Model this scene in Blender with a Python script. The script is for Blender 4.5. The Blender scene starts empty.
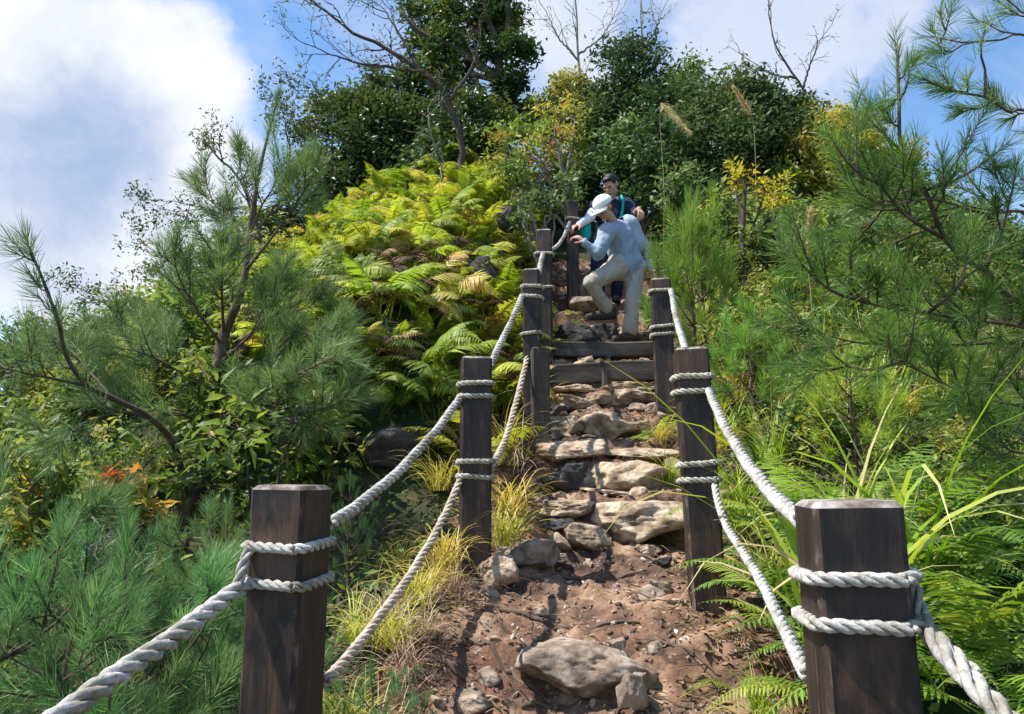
import bpy, math, random
import numpy as np
from mathutils import Vector

rng = np.random.default_rng(11)
random.seed(11)
R = math.radians
C = bpy.context.scene.collection
E = 1.65                     # eye height above the ground under the camera
F_PX, PITCH = 780.0, R(8.5)

# ------------------------------------------------------------------ helpers
def at(px, py, d):
    """world point seen at that pixel of the photograph at forward distance d (metres)"""
    u = (px - 512) / F_PX; v = (357 - py) / F_PX
    cp, sp = math.cos(PITCH), math.sin(PITCH)
    fy = cp - v * sp; fz = sp + v * cp
    return np.array([u * d / fy, d, E + fz * d / fy])

def project(p):
    cp, sp = math.cos(PITCH), math.sin(PITCH)
    x, y, z = p[0], p[1], p[2] - E
    f = y * cp + z * sp; up = -y * sp + z * cp
    return 512 + F_PX * x / f, 357 - F_PX * up / f

def sstep(x, a, b):
    t = np.clip((x - a) / (b - a), 0, 1); return t * t * (3 - 2 * t)

def _hash(ix, iy, iz, seed):
    n = (ix * 374761393 + iy * 668265263 + iz * 2147483647 % 4294967291 + seed * 974634777 + iz * 1274126177) & 0xFFFFFFFF
    n = ((n ^ (n >> 13)) * 1274126177) & 0xFFFFFFFF
    n = ((n ^ (n >> 15)) * 2246822519) & 0xFFFFFFFF
    return ((n ^ (n >> 16)) & 0xFFFFFF) / float(0xFFFFFF)

def vnoise(P, scale, seed=0):
    P = np.asarray(P, float) * scale
    I = np.floor(P).astype(np.int64); f = P - I; f = f * f * (3 - 2 * f)
    out = 0
    for dx in (0, 1):
        wx = f[..., 0] if dx else 1 - f[..., 0]
        for dy in (0, 1):
            wy = f[..., 1] if dy else 1 - f[..., 1]
            for dz in (0, 1):
                wz = f[..., 2] if dz else 1 - f[..., 2]
                out = out + wx * wy * wz * _hash(I[..., 0] + dx, I[..., 1] + dy, I[..., 2] + dz, seed)
    return out * 2 - 1

def fbm(P, scale, octs=4, seed=0, gain=.5):
    a = 1; s = 0
    for i in range(octs):
        s = s + a * vnoise(P, scale * 2 ** i, seed + i); a *= gain
    return s

class MB:
    def __init__(self): self.V = []; self.F = []; self.T = []; self.M = []; self.n = 0
    def add(self, V, F, tint=0.5, mi=0):
        V = np.asarray(V, float).reshape(-1, 3)
        self.V.append(V)
        for f in (F if isinstance(F, list) else [F]):
            f = np.asarray(f, int)
            if len(f) == 0: continue
            self.F.append(f + self.n); self.M.append(np.full(len(f), mi))
        self.T.append(np.broadcast_to(np.asarray(tint, float), (len(V),)) if np.ndim(tint) == 0 else np.asarray(tint, float))
        self.n += len(V)
    def inst(self, V0, F0, M, T, tint, mi=0):
        n = len(T); k = len(V0)
        V = np.einsum('nij,vj->nvi', M, V0) + T[:, None, :]
        F = (F0[None] + (np.arange(n) * k)[:, None, None]).reshape(-1, F0.shape[1])
        self.add(V.reshape(-1, 3), F, np.repeat(tint, k), mi)
    def tube(self, pts, rad, sides=7, tint=0.5, mi=0, cap=True):
        V, F = tube_arrays(pts, rad, sides, cap); self.add(V, F, tint, mi)
    def mesh(self, name, mats, smooth=False):
        me = bpy.data.meshes.new(name)
        V = np.concatenate(self.V)
        me.vertices.add(len(V)); me.vertices.foreach_set('co', V.astype(np.float32).ravel())
        tot = np.concatenate([np.full(len(f), f.shape[1]) for f in self.F])
        lv = np.concatenate([f.ravel() for f in self.F])
        me.loops.add(len(lv)); me.loops.foreach_set('vertex_index', lv.astype(np.int32))
        me.polygons.add(len(tot))
        st = np.concatenate([[0], np.cumsum(tot)[:-1]])
        me.polygons.foreach_set('loop_start', st.astype(np.int32))
        me.polygons.foreach_set('material_index', np.concatenate(self.M).astype(np.int32))
        me.polygons.foreach_set('use_smooth', np.full(len(tot), bool(smooth)))
        a = me.attributes.new('tint', 'FLOAT', 'POINT')
        a.data.foreach_set('value', np.concatenate(self.T).astype(np.float32))
        me.update(calc_edges=True); me.validate()
        for m in (mats if isinstance(mats, (list, tuple)) else [mats]): me.materials.append(m)
        return me
    def build(self, name, mats, parent=None, smooth=False, origin=None):
        if origin is not None:
            self.V[0:] = [v - np.asarray(origin) for v in self.V]
        return link(name, self.mesh(name, mats, smooth), parent, origin)

def link(name, data, parent=None, loc=None):
    o = bpy.data.objects.new(name, data); C.objects.link(o)
    if parent is not None: o.parent = parent
    if loc is not None: o.location = [float(c) for c in loc]
    return o

def tag(o, label, cat, group=None):
    o['label'] = label; o['category'] = cat
    if group: o['group'] = group
    o['kind'] = 'thing'
    return o

def empty(name, loc, label, cat, group=None, rz=0):
    o = link(name, None, None, loc); o.rotation_euler = (0, 0, rz); o.empty_display_size = .1
    return tag(o, label, cat, group)

def dup(root, loc, rz=0, scale=1, label=None, group=None, tilt=(0, 0)):
    kids = list(root.children)
    r = root.copy(); C.objects.link(r)
    r.location = [float(c) for c in loc]; r.rotation_euler = (tilt[0], tilt[1], rz); r.scale = (scale,) * 3
    if label: r['label'] = label
    if group: r['group'] = group
    for ch in kids:
        c = ch.copy(); C.objects.link(c); c.parent = r
        for g in ch.children:
            d = g.copy(); C.objects.link(d); d.parent = c
    return r

def frames(P):
    P = np.asarray(P, float); n = len(P)
    T = np.gradient(P, axis=0); T /= np.linalg.norm(T, axis=1)[:, None] + 1e-12
    a = np.array([0, 0, 1.]) if abs(T[0][2]) < .9 else np.array([1., 0, 0])
    N = np.zeros_like(P); u = np.cross(T[0], a); u /= np.linalg.norm(u); N[0] = u
    for i in range(1, n):
        u = N[i - 1] - T[i] * np.dot(N[i - 1], T[i]); N[i] = u / (np.linalg.norm(u) + 1e-12)
    return T, N, np.cross(T, N)

def tube_arrays(P, rad, sides=7, cap=True):
    P = np.asarray(P, float); n = len(P); rad = np.broadcast_to(np.asarray(rad, float), (n,))
    T, N, B = frames(P)
    a = np.linspace(0, 2 * np.pi, sides, endpoint=False)
    V = P[:, None] + rad[:, None, None] * (np.cos(a)[None, :, None] * N[:, None] + np.sin(a)[None, :, None] * B[:, None])
    V = V.reshape(-1, 3)
    i = np.arange(n - 1)[:, None] * sides; j = np.arange(sides)[None]; k = (j + 1) % sides
    F = np.stack([i + j, i + k, i + sides + k, i + sides + j], -1).reshape(-1, 4)
    out = [F]
    if cap:
        V = np.vstack([V, P[0], P[-1]]); jj = np.arange(sides)
        out.append(np.stack([np.full(sides, n * sides), (jj + 1) % sides, jj], -1))
        out.append(np.stack([np.full(sides, n * sides + 1), (n - 1) * sides + jj, (n - 1) * sides + (jj + 1) % sides], -1))
    return V, out

def resample(P, n=None, step=None):
    """smooth Catmull-Rom through the points, evenly spaced"""
    P = np.asarray(P, float)
    Q = np.vstack([2 * P[0] - P[1], P, 2 * P[-1] - P[-2]]); out = []
    for i in range(1, len(Q) - 2):
        t = np.linspace(0, 1, 24, endpoint=False)[:, None]
        p0, p1, p2, p3 = Q[i - 1], Q[i], Q[i + 1], Q[i + 2]
        out.append(.5 * (2 * p1 + (p2 - p0) * t + (2 * p0 - 5 * p1 + 4 * p2 - p3) * t ** 2 + (3 * p1 - p0 - 3 * p2 + p3) * t ** 3))
    out.append(P[-1:]); D = np.vstack(out)
    s = np.concatenate([[0], np.cumsum(np.linalg.norm(np.diff(D, axis=0), axis=1))])
    if n is None: n = max(3, int(s[-1] / step))
    t = np.linspace(0, s[-1], n)
    return np.stack([np.interp(t, s, D[:, i]) for i in range(3)], 1)

def rand_rot(n, up=0.0):
    """random orientation matrices, z column biased upwards"""
    z = rng.normal(size=(n, 3)); z[:, 2] = np.abs(z[:, 2]) + up; z /= np.linalg.norm(z, axis=1)[:, None]
    a = rng.normal(size=(n, 3)); x = a - z * (a * z).sum(1)[:, None]; x /= np.linalg.norm(x, axis=1)[:, None]
    return np.stack([x, np.cross(z, x), z], -1)

def orient(D, roll=None):
    """matrices whose x column is D"""
    D = D / np.linalg.norm(D, axis=1)[:, None]; n = len(D)
    a = rng.normal(size=(n, 3)) if roll is None else np.broadcast_to(roll, (n, 3))
    z = a - D * (a * D).sum(1)[:, None]; z /= np.linalg.norm(z, axis=1)[:, None] + 1e-9
    return np.stack([D, np.cross(z, D), z], -1)

# ------------------------------------------------------------------ materials
def newmat(name):
    m = bpy.data.materials.new(name); m.use_nodes = True
    nt = m.node_tree; nt.nodes.clear()
    return m, nt, nt.nodes, nt.links

def ramp(nd, stops):
    r = nd.new('ShaderNodeValToRGB'); cr = r.color_ramp
    while len(cr.elements) < len(stops): cr.elements.new(.5)
    for e, (p, c) in zip(cr.elements, stops):
        e.position = p; e.color = (*c, 1)
    return r

def leaf_mat(name, stops, transl=.4, rough=.45, vary=.25, hue=.03, spec=.35):
    m, nt, nd, lk = newmat(name)
    at_ = nd.new('ShaderNodeAttribute'); at_.attribute_name = 'tint'
    r = ramp(nd, stops); lk.new(at_.outputs['Fac'], r.inputs[0])
    oi = nd.new('ShaderNodeObjectInfo')
    mr = nd.new('ShaderNodeMapRange'); mr.inputs['To Min'].default_value = 1 - vary; mr.inputs['To Max'].default_value = 1 + vary
    mh = nd.new('ShaderNodeMapRange'); mh.inputs['To Min'].default_value = .5 - hue; mh.inputs['To Max'].default_value = .5 + hue
    lk.new(oi.outputs['Random'], mr.inputs[0])
    wn = nd.new('ShaderNodeTexWhiteNoise'); wn.noise_dimensions = '1D'; lk.new(oi.outputs['Random'], wn.inputs['W']); lk.new(wn.outputs['Value'], mh.inputs[0])
    h = nd.new('ShaderNodeHueSaturation'); lk.new(r.outputs[0], h.inputs['Color']); lk.new(mr.outputs[0], h.inputs['Value']); lk.new(mh.outputs[0], h.inputs['Hue'])
    p = nd.new('ShaderNodeBsdfPrincipled'); lk.new(h.outputs[0], p.inputs['Base Color'])
    p.inputs['Roughness'].default_value = rough; p.inputs['Specular IOR Level'].default_value = spec
    t = nd.new('ShaderNodeBsdfTranslucent')
    b = nd.new('ShaderNodeHueSaturation'); b.inputs['Value'].default_value = 1.35; b.inputs['Hue'].default_value = .49; b.inputs['Saturation'].default_value = 1.1
    lk.new(h.outputs[0], b.inputs['Color']); lk.new(b.outputs[0], t.inputs['Color'])
    mx = nd.new('ShaderNodeMixShader'); mx.inputs[0].default_value = transl
    lk.new(p.outputs[0], mx.inputs[1]); lk.new(t.outputs[0], mx.inputs[2])
    o = nd.new('ShaderNodeOutputMaterial'); lk.new(mx.outputs[0], o.inputs[0])
    return m

def noise_mat(name, stops, scale=8, detail=8, rough=.85, bump=.3, bdist=.01, stretch=(1, 1, 1), nrough=.6, second=None, spec=.3, bscale=None, coord='Object'):
    """noise driven colour ramp with bump; second = (stops scale, colour, lo, hi) patches on top"""
    m, nt, nd, lk = newmat(name)
    tc = nd.new('ShaderNodeTexCoord'); mp = nd.new('ShaderNodeMapping'); mp.inputs['Scale'].default_value = stretch
    if coord == 'World':
        g = nd.new('ShaderNodeNewGeometry'); lk.new(g.outputs['Position'], mp.inputs[0])
    else: lk.new(tc.outputs[coord], mp.inputs[0])
    n = nd.new('ShaderNodeTexNoise'); n.inputs['Scale'].default_value = scale; n.inputs['Detail'].default_value = detail; n.inputs['Roughness'].default_value = nrough
    lk.new(mp.outputs[0], n.inputs['Vector'])
    r = ramp(nd, stops); lk.new(n.outputs['Fac'], r.inputs[0]); col = r.outputs[0]
    for s in (second or []):
        n2 = nd.new('ShaderNodeTexNoise'); n2.inputs['Scale'].default_value = s[0]; n2.inputs['Detail'].default_value = 6; n2.inputs['Roughness'].default_value = .65
        if len(s) > 4: 
            mp2 = nd.new('ShaderNodeMapping'); mp2.inputs['Scale'].default_value = s[4]; lk.new(mp.outputs[0], mp2.inputs[0]); lk.new(mp2.outputs[0], n2.inputs['Vector'])
        else: lk.new(mp.outputs[0], n2.inputs['Vector'])
        mr = nd.new('ShaderNodeMapRange'); mr.inputs['From Min'].default_value = s[2]; mr.inputs['From Max'].default_value = s[3]
        lk.new(n2.outputs['Fac'], mr.inputs[0])
        mx = nd.new('ShaderNodeMix'); mx.data_type = 'RGBA'; lk.new(mr.outputs[0], mx.inputs[0]); lk.new(col, mx.inputs[6]); mx.inputs[7].default_value = (*s[1], 1)
        col = mx.outputs[2]
    p = nd.new('ShaderNodeBsdfPrincipled'); lk.new(col, p.inputs['Base Color']); p.inputs['Roughness'].default_value = rough
    p.inputs['Specular IOR Level'].default_value = spec
    if bump:
        nb = nd.new('ShaderNodeTexNoise'); nb.inputs['Scale'].default_value = bscale or scale * 3; nb.inputs['Detail'].default_value = 8; nb.inputs['Roughness'].default_value = .7
        lk.new(mp.outputs[0], nb.inputs['Vector'])
        b = nd.new('ShaderNodeBump'); b.inputs['Strength'].default_value = bump; b.inputs['Distance'].default_value = bdist
        lk.new(nb.outputs['Fac'], b.inputs['Height']); lk.new(b.outputs[0], p.inputs['Normal'])
    o = nd.new('ShaderNodeOutputMaterial'); lk.new(p.outputs[0], o.inputs[0])
    return m

M = {}
M['pine_blue'] = leaf_mat('blue_green_pine_needles', [(0, (.06, .13, .048)), (.5, (.125, .235, .085)), (.85, (.22, .35, .12)), (1, (.37, .39, .13))], .35, .42, .2)
M['pine_fresh'] = leaf_mat('fresh_pine_needles', [(0, (.10, .20, .03)), (.5, (.20, .36, .06)), (.85, (.32, .48, .09)), (1, (.46, .48, .12))], .4, .42, .2)
M['fern'] = leaf_mat('yellow_green_fern', [(0, (.11, .18, .025)), (.4, (.27, .35, .045)), (.8, (.45, .49, .085)), (.97, (.50, .48, .10)), (1, (.45, .33, .10))], .42, .5, .3, .02)
M['fern_green'] = leaf_mat('green_fern', [(0, (.07, .14, .022)), (.5, (.17, .28, .04)), (.85, (.31, .40, .065)), (1, (.44, .44, .10))], .42, .4, .2, .02)
M['grass_gold'] = leaf_mat('yellow_grass', [(0, (.28, .34, .04)), (.45, (.56, .53, .08)), (.75, (.62, .54, .18)), (1, (.58, .48, .28))], .35, .5, .15)
M['grass_green'] = leaf_mat('green_grass', [(0, (.10, .22, .02)), (.5, (.24, .38, .03)), (.85, (.45, .48, .08)), (1, (.62, .54, .28))], .4, .45, .15)
M['straw'] = leaf_mat('dry_straw', [(0, (.20, .13, .07)), (.5, (.38, .28, .16)), (1, (.60, .50, .34))], .25, .6, .15)
M['leaf_dark'] = leaf_mat('dark_tree_leaves', [(0, (.030, .055, .022)), (.5, (.058, .105, .032)), (.85, (.11, .16, .042)), (1, (.18, .17, .04))], .3, .4, .2, .02)
M['leaf_mid'] = leaf_mat('mid_green_leaves', [(0, (.07, .12, .03)), (.5, (.15, .23, .05)), (.85, (.27, .33, .075)), (1, (.40, .36, .09))], .38, .5, .2, .012)
M['leaf_gloss'] = leaf_mat('glossy_grey_green_leaves', [(0, (.04, .075, .025)), (.5, (.09, .15, .05)), (.85, (.17, .23, .09)), (1, (.30, .27, .09))], .25, .5, .2, .02, .25)
M['leaf_yellow'] = leaf_mat('yellow_leaves', [(0, (.20, .25, .04)), (.45, (.42, .41, .06)), (.85, (.54, .42, .07)), (1, (.52, .26, .07))], .45, .45, .15)
M['leaf_red'] = leaf_mat('orange_red_leaves', [(0, (.18, .24, .05)), (.45, (.42, .36, .08)), (.75, (.50, .24, .08)), (1, (.46, .09, .05))], .4, .45, .15)
M['litter'] = leaf_mat('dead_leaves', [(0, (.07, .04, .025)), (.5, (.16, .09, .05)), (.85, (.30, .20, .12)), (1, (.42, .16, .07))], .1, .8, .1)
M['plume'] = leaf_mat('reed_plume', [(0, (.50, .38, .18)), (1, (.70, .56, .32))], .4, .7, .1)
M['bark'] = noise_mat('dark_bark', [(.25, (.035, .028, .024)), (.55, (.09, .07, .055)), (.8, (.17, .14, .11))], 14, 8, .9, .8, .01, (1, 1, .35))
M['bark_pine'] = noise_mat('pine_bark', [(.25, (.05, .035, .025)), (.55, (.12, .085, .06)), (.8, (.22, .18, .14))], 16, 8, .9, .7, .008, (1, 1, .5))
M['bark_pale'] = noise_mat('pale_twig_bark', [(.3, (.14, .12, .10)), (.6, (.26, .23, .20)), (.8, (.38, .35, .31))], 16, 6, .85, .5, .005)
M['soil'] = noise_mat('trodden_soil', [(.30, (.040, .024, .017)), (.43, (.13, .076, .052)), (.55, (.275, .165, .105)), (.68, (.47, .35, .255))], 4.5, 12, .95, .9, .02,
                      second=[(1.3, (.24, .115, .065), .5, .75), (26, (.42, .33, .27), .58, .70), (10, (.035, .022, .017), .55, .68)], bscale=30, coord='World')
M['ground'] = noise_mat('hillside_soil', [(.34, (.018, .016, .010)), (.5, (.055, .042, .025)), (.66, (.13, .09, .055))], 7, 10, .95, .8, .03,
                        second=[(.35, (.035, .06, .02), .42, .62)], bscale=14, coord='World')
M['rock'] = noise_mat('weathered_step_rock', [(.3, (.07, .05, .038)), (.45, (.20, .15, .11)), (.58, (.36, .29, .23)), (.72, (.52, .46, .40))], 9, 10, .85, .9, .012,
                      second=[(5, (.30, .17, .10), .55, .75), (13, (.07, .055, .045), .60, .72)], bscale=22)
M['rock_pale'] = noise_mat('pale_step_rock', [(.3, (.10, .07, .045)), (.43, (.28, .205, .14)), (.55, (.50, .40, .29)), (.7, (.68, .60, .50))], 10, 10, .8, 1, .012,
                      second=[(5, (.33, .18, .10), .54, .72), (16, (.06, .045, .035), .60, .70)], bscale=34)
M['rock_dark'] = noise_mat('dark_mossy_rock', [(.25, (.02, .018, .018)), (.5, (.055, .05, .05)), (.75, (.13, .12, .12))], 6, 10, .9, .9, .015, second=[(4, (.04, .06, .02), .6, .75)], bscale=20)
M['wood'] = noise_mat('dark_stained_post', [(.3, (.007, .0055, .007)), (.44, (.018, .013, .014)), (.55, (.050, .029, .021)), (.68, (.12, .068, .044))], 16, 12, .5, .8, .006, (1, 1, .10), .72,
                      second=[(4, (.10, .056, .038), .48, .70, (1, 1, 5)), (6, (.010, .009, .011), .48, .62, (1, 1, 6)), (40, (.004, .003, .003), .62, .68, (1, 1, .25)), (60, (.22, .20, .18), .67, .74, (1, 1, .5))], spec=.4, bscale=26)
M['wood_brown'] = noise_mat('brown_stained_post', [(.3, (.010, .007, .007)), (.45, (.028, .017, .015)), (.56, (.06, .036, .028)), (.7, (.13, .078, .055))], 16, 12, .5, .8, .006, (1, 1, .10), .72,
                      second=[(3.5, (.012, .009, .010), .42, .60, (1, 1, 5)), (6, (.11, .062, .042), .54, .70, (1, 1, 5)), (40, (.004, .003, .003), .62, .68, (1, 1, .25)), (60, (.34, .29, .24), .66, .74, (1, 1, .5))], spec=.4, bscale=26)
M['wood_edge'] = noise_mat('worn_post_edge', [(.44, (.022, .015, .014)), (.57, (.06, .038, .03)), (.65, (.18, .13, .11)), (.74, (.42, .36, .32))], 22, 10, .75, .5, .003, (1, 1, .3))
M['wood_top'] = noise_mat('bleached_lit_post_top', [(.3, (.04, .028, .024)), (.45, (.13, .10, .085)), (.58, (.32, .28, .26)), (.75, (.55, .51, .48))], 20, 8, .75, .5, .003)  # pale from weathering, with light falling on the tops put into the colour
M['wood_grey'] = noise_mat('weathered_grey_timber', [(.3, (.02, .017, .015)), (.5, (.065, .055, .047)), (.72, (.20, .175, .15))], 5, 10, .85, .8, .006, (.18, 1, 1), .7, bscale=24)
M['wood_greypost'] = noise_mat('weathered_grey_post', [(.3, (.025, .02, .017)), (.5, (.065, .054, .044)), (.72, (.16, .14, .115))], 6, 10, .85, .8, .006, (1, 1, .18), .7, bscale=24)
M['rope'] = noise_mat('white_rope', [(.3, (.22, .20, .17)), (.46, (.44, .42, .38)), (.62, (.60, .59, .57))], 60, 8, .9, 1, .003, second=[(6, (.20, .175, .12), .47, .68), (120, (.22, .19, .15), .62, .75)], bscale=210, spec=.1)
M['rope_grey'] = noise_mat('weathered_grey_rope', [(.3, (.20, .18, .14)), (.5, (.36, .34, .29)), (.7, (.55, .53, .48))], 25, 6, .9, .6, .002, second=[(6, (.20, .22, .08), .56, .7)], bscale=260, spec=.2)
M['rope_tan'] = noise_mat('dirty_tan_rope', [(.3, (.26, .20, .14)), (.5, (.44, .37, .29)), (.7, (.60, .54, .46))], 25, 6, .9, .6, .002, bscale=260, spec=.2)
M['skin'] = noise_mat('skin', [(.3, (.42, .22, .15)), (.7, (.56, .33, .24))], 12, 4, .55, .1, .002)
def cloth(n, c, k=.8, sc=9): return noise_mat(n, [(.35, tuple(x * (k + 1) / 2 for x in c)), (.65, c)], sc, 5, .85, .5, .006, bscale=sc * 2.5, spec=.15)
M['shirt_blue'] = cloth('pale_blue_shirt', (.30, .38, .49), .6); M['trousers'] = cloth('beige_trousers', (.44, .41, .34), .65); M['cap'] = cloth('white_cap', (.85, .85, .86), .92)
M['shoe'] = cloth('brown_shoe', (.09, .065, .05)); M['sole'] = cloth('shoe_sole', (.04, .035, .03)); M['pack'] = cloth('pale_backpack', (.40, .46, .56), .6); M['navy'] = cloth('navy_cloth', (.022, .028, .06))
M['teal'] = cloth('teal_cloth', (.02, .42, .42)); M['white_cloth'] = cloth('white_cloth', (.75, .77, .82), .9); M['hair'] = noise_mat('dark_hair', [(.3, (.008, .007, .006)), (.7, (.03, .022, .018))], 60, 4, .5, .4, .003)
M['eye'] = noise_mat('eye', [(.3, (.02, .015, .01)), (.7, (.03, .02, .015))], 5, 2, .2, 0)

# ------------------------------------------------------------------ terrain
PROF = np.array([(-400, -70), (-60, -22), (-10, -5.2), (-2, -2.3), (0, -1.65), (1, -1.40), (2, -1.12), (2.75, -.86), (3.02, -.75), (3.12, -.66), (3.8, -.49), (4.3, -.38), (4.36, -.34), (4.42, -.15),
        (4.74, -.11), (4.80, .06), (5.05, .09), (5.11, .17), (5.44, .22), (5.50, .38), (5.84, .45), (5.90, .56), (6.15, .64), (6.38, .71), (6.42, .88), (6.78, .93),
        (6.82, 1.12), (7.2, 1.17), (7.27, 1.31), (7.65, 1.36), (7.72, 1.57), (8.15, 1.65), (8.22, 1.84), (8.8, 1.98), (8.86, 2.17), (10, 2.95), (12, 3.95), (16, 5.3), (22, 6.2), (32, 5), (60, -3), (150, -40), (400, -70)])
SM_Y = np.array([-400, -60, -10, -2, 0, 1, 2, 3, 4, 5, 6, 7, 8, 9, 10, 12, 16, 22, 32, 60, 150, 400]); 
def prof(y): return np.interp(y, PROF[:, 0], PROF[:, 1])
_sy = np.arange(-3, 20, .05); _k = np.exp(-np.linspace(-2, 2, 17) ** 2); _k /= _k.sum()
_sz = np.convolve(np.pad(prof(_sy), 8, mode='edge'), _k, 'valid')
def prof_s(y): return np.where((y > -2.5) & (y < 19), np.interp(y, _sy, _sz), prof(y))
def cx(y): return np.interp(y, [-400, -3, 0, 1.7, 3.6, 5.3, 6.6, 7.3, 8.5, 12, 30, 400], [-.3, -.3, -.15, .03, .30, .60, .77, .86, 1.0, 1.3, 1.0, 1.0])

def side(x, y):
    xr = x - cx(y)
    tl = np.maximum(-xr - .55, 0); tr = np.maximum(xr - .55, 0)
    wn = 1 - sstep(y, 3.9, 5.6)
    near = -.85 * (tl - (1 - np.exp(-tl * 2.2)) / 2.2 * .7)
    rise = np.interp(y, [4, 6, 9, 14, 30], [.2, .75, 1.0, .8, .3])
    far = rise * sstep(tl, 0, 1.1) - .42 * np.maximum(tl - 1.2, 0) - .4 * np.maximum(tl - 2.6, 0)
    left = wn * near + (1 - wn) * far
    k = 1 - sstep(y, 5.5, 9); right = (.06 + .18 * k) * np.minimum(tr, 2.6) + .05 * k * np.minimum(np.maximum(tr - 2.6, 0), 3) - (.5 * k) * np.maximum(tr - 5.5, 0) - (1 - k) * .42 * np.maximum(tr - 2.4, 0)
    right = right * sstep(tr, 0, .5)
    return left + right

def height(x, y):
    x = np.asarray(x, float); y = np.asarray(y, float)
    z = prof_s(y) + side(x, y)
    xr = np.abs(x - cx(y)); off = sstep(xr, .45, .95)
    P = np.stack([x, y, np.zeros_like(x)], -1)
    z = z + off * (.10 * fbm(P, .9, 3, 3) + .025 * fbm(P, 5, 3, 8))
    floor = -75 + 14 * fbm(P, .004, 3, 21) + 3 * fbm(P, .03, 2, 25)
    z = np.where(z < floor + 20, floor + 20 * np.exp(np.minimum((z - floor - 20), 0) / 20.0), z)
    return z + E

def gz(x, y): return float(height(np.array([x]), np.array([y]))[0])

def axis(lo, hi, step, far, g=1.22):
    a = list(np.arange(lo, hi, step)); s = step; v = a[-1]
    while v < far: s *= g; v += s; a.append(v)
    s = step; v = lo
    while v > -far: s *= g; v -= s; a.insert(0, v)
    return np.array(a)
X = axis(-5, 7, .07, 3500); Y = axis(-1, 14, .07, 3500)
GX, GY = np.meshgrid(X, Y)
Z = height(GX, GY)
cor = 1 - sstep(np.abs(GX - cx(GY)), .55, .8)
Z = Z - .13 * cor * ((GY > .2) & (GY < 9.6))
nx, ny = len(X), len(Y)
g = MB(); i = np.arange(ny - 1)[:, None] * nx; j = np.arange(nx - 1)[None]
g.add(np.stack([GX, GY, Z], -1).reshape(-1, 3), np.stack([i + j, i + j + 1, i + nx + j + 1, i + nx + j], -1).reshape(-1, 4))
o = g.build('ground', M['ground'], smooth=True); o['kind'] = 'structure'

# path sheet: fine relief of trodden earth and worn steps
def path_z(x, y):
    P = np.stack([x, y, np.zeros_like(x)], -1)
    yy = y + .05 * fbm(P, 3.0, 3, 51)
    z = prof(yy) + side(x, y)
    xr = x - cx(y)
    rough = .020 + .025 * sstep(y, 4, 4.6)
    r = fbm(P, 3.2, 5, 31, .55)
    z = z + rough * r + .012 * fbm(P, 22, 3, 41) + .05 * np.maximum(np.abs(xr) - .3, 0)
    z = z - .04 * np.exp(-((xr + .05) / .2) ** 2) * (y < 4.2)
    lump = np.maximum(vnoise(P, 11, 77) - .25, 0) * .05
    z = z + lump
    z = z - .5 * np.maximum(np.abs(xr) - .66, 0)
    return z + E
px_ = np.arange(-1.2, 2.4, .0125); py_ = np.arange(.2, 9.6, .0125)
PX, PY = np.meshgrid(px_, py_)
PXc = PX - .6 + cx(PY)
keep = None
PZ = path_z(PXc, PY)
g = MB(); nx, ny = len(px_), len(py_)
msk = (np.abs(px_ - .6) < .86)
idx = np.where(msk)[0]; a0, a1 = idx[0], idx[-1] + 1
PXc, PY2, PZ = PXc[:, a0:a1], PY[:, a0:a1], PZ[:, a0:a1]; nx = a1 - a0
i = np.arange(ny - 1)[:, None] * nx; j = np.arange(nx - 1)[None]
g.add(np.stack([PXc, PY2, PZ], -1).reshape(-1, 3), np.stack([i + j, i + j + 1, i + nx + j + 1, i + nx + j], -1).reshape(-1, 4))
o = g.build('path', M['soil'], smooth=True); o['kind'] = 'structure'
def pz(x, y): return float(path_z(np.array([x]), np.array([y]))[0])

# ------------------------------------------------------------------ rocks
def ico(sub):
    import bmesh
    bm = bmesh.new(); bmesh.ops.create_icosphere(bm, subdivisions=sub, radius=1)
    V = np.array([v.co[:] for v in bm.verts]); F = np.array([[v.index for v in f.verts] for f in bm.faces]); bm.free()
    return V, F
ICO5, ICO4, ICO3, ICO2 = ico(5), ico(4), ico(3), ico(2)
def rock_mb(size, seed, src=ICO5, nplanes=13, rough=.05):
    r = np.random.default_rng(seed); V, F = src
    n = r.normal(size=(nplanes, 3)); n /= np.linalg.norm(n, axis=1)[:, None]
    n = np.vstack([n, [r.normal(0, .12), r.normal(0, .12), 1], [0, 0, -1], [r.normal(0, .25), -1, r.normal(0, .3)], [1, r.normal(0, .3), r.normal(0, .3)], [-1, r.normal(0, .3), r.normal(0, .3)]]); n /= np.linalg.norm(n, axis=1)[:, None]
    d = np.concatenate([r.uniform(.50, .88, nplanes), [.6, .7, .66, .8, .8]])
    W0 = V + .16 * np.stack([fbm(V + seed, 1.7, 3, seed + k) for k in range(3)], 1)
    W0 /= np.linalg.norm(W0, axis=1)[:, None]
    q = W0 @ n.T; rad = np.min(np.where(q > .05, d / np.maximum(q, .05), 9), axis=1)
    rad = np.minimum(rad, 1.12)
    W = V * rad[:, None]
    W = W * (1 + .05 * fbm(W + seed, 2.0, 3, seed))[:, None]
    lay = W[:, 2] * 7 + 1.2 * fbm(W, 1.5, 2, seed + 4); st = np.abs((lay % 1) - .5) * 2     # bedding ledges
    W = W - V * (.03 * sstep(st, .8, 1) * sstep(fbm(W, 2.3, 2, seed + 6), -.2, .4) + .06 * np.maximum(fbm(W + seed * 3, 4.5, 4, seed + 9), 0) + .018 * fbm(W, 16, 3, seed + 12))[:, None]
    mb = MB(); mb.add(W * (np.array(size) / 2 / .76), F); return mb
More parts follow.
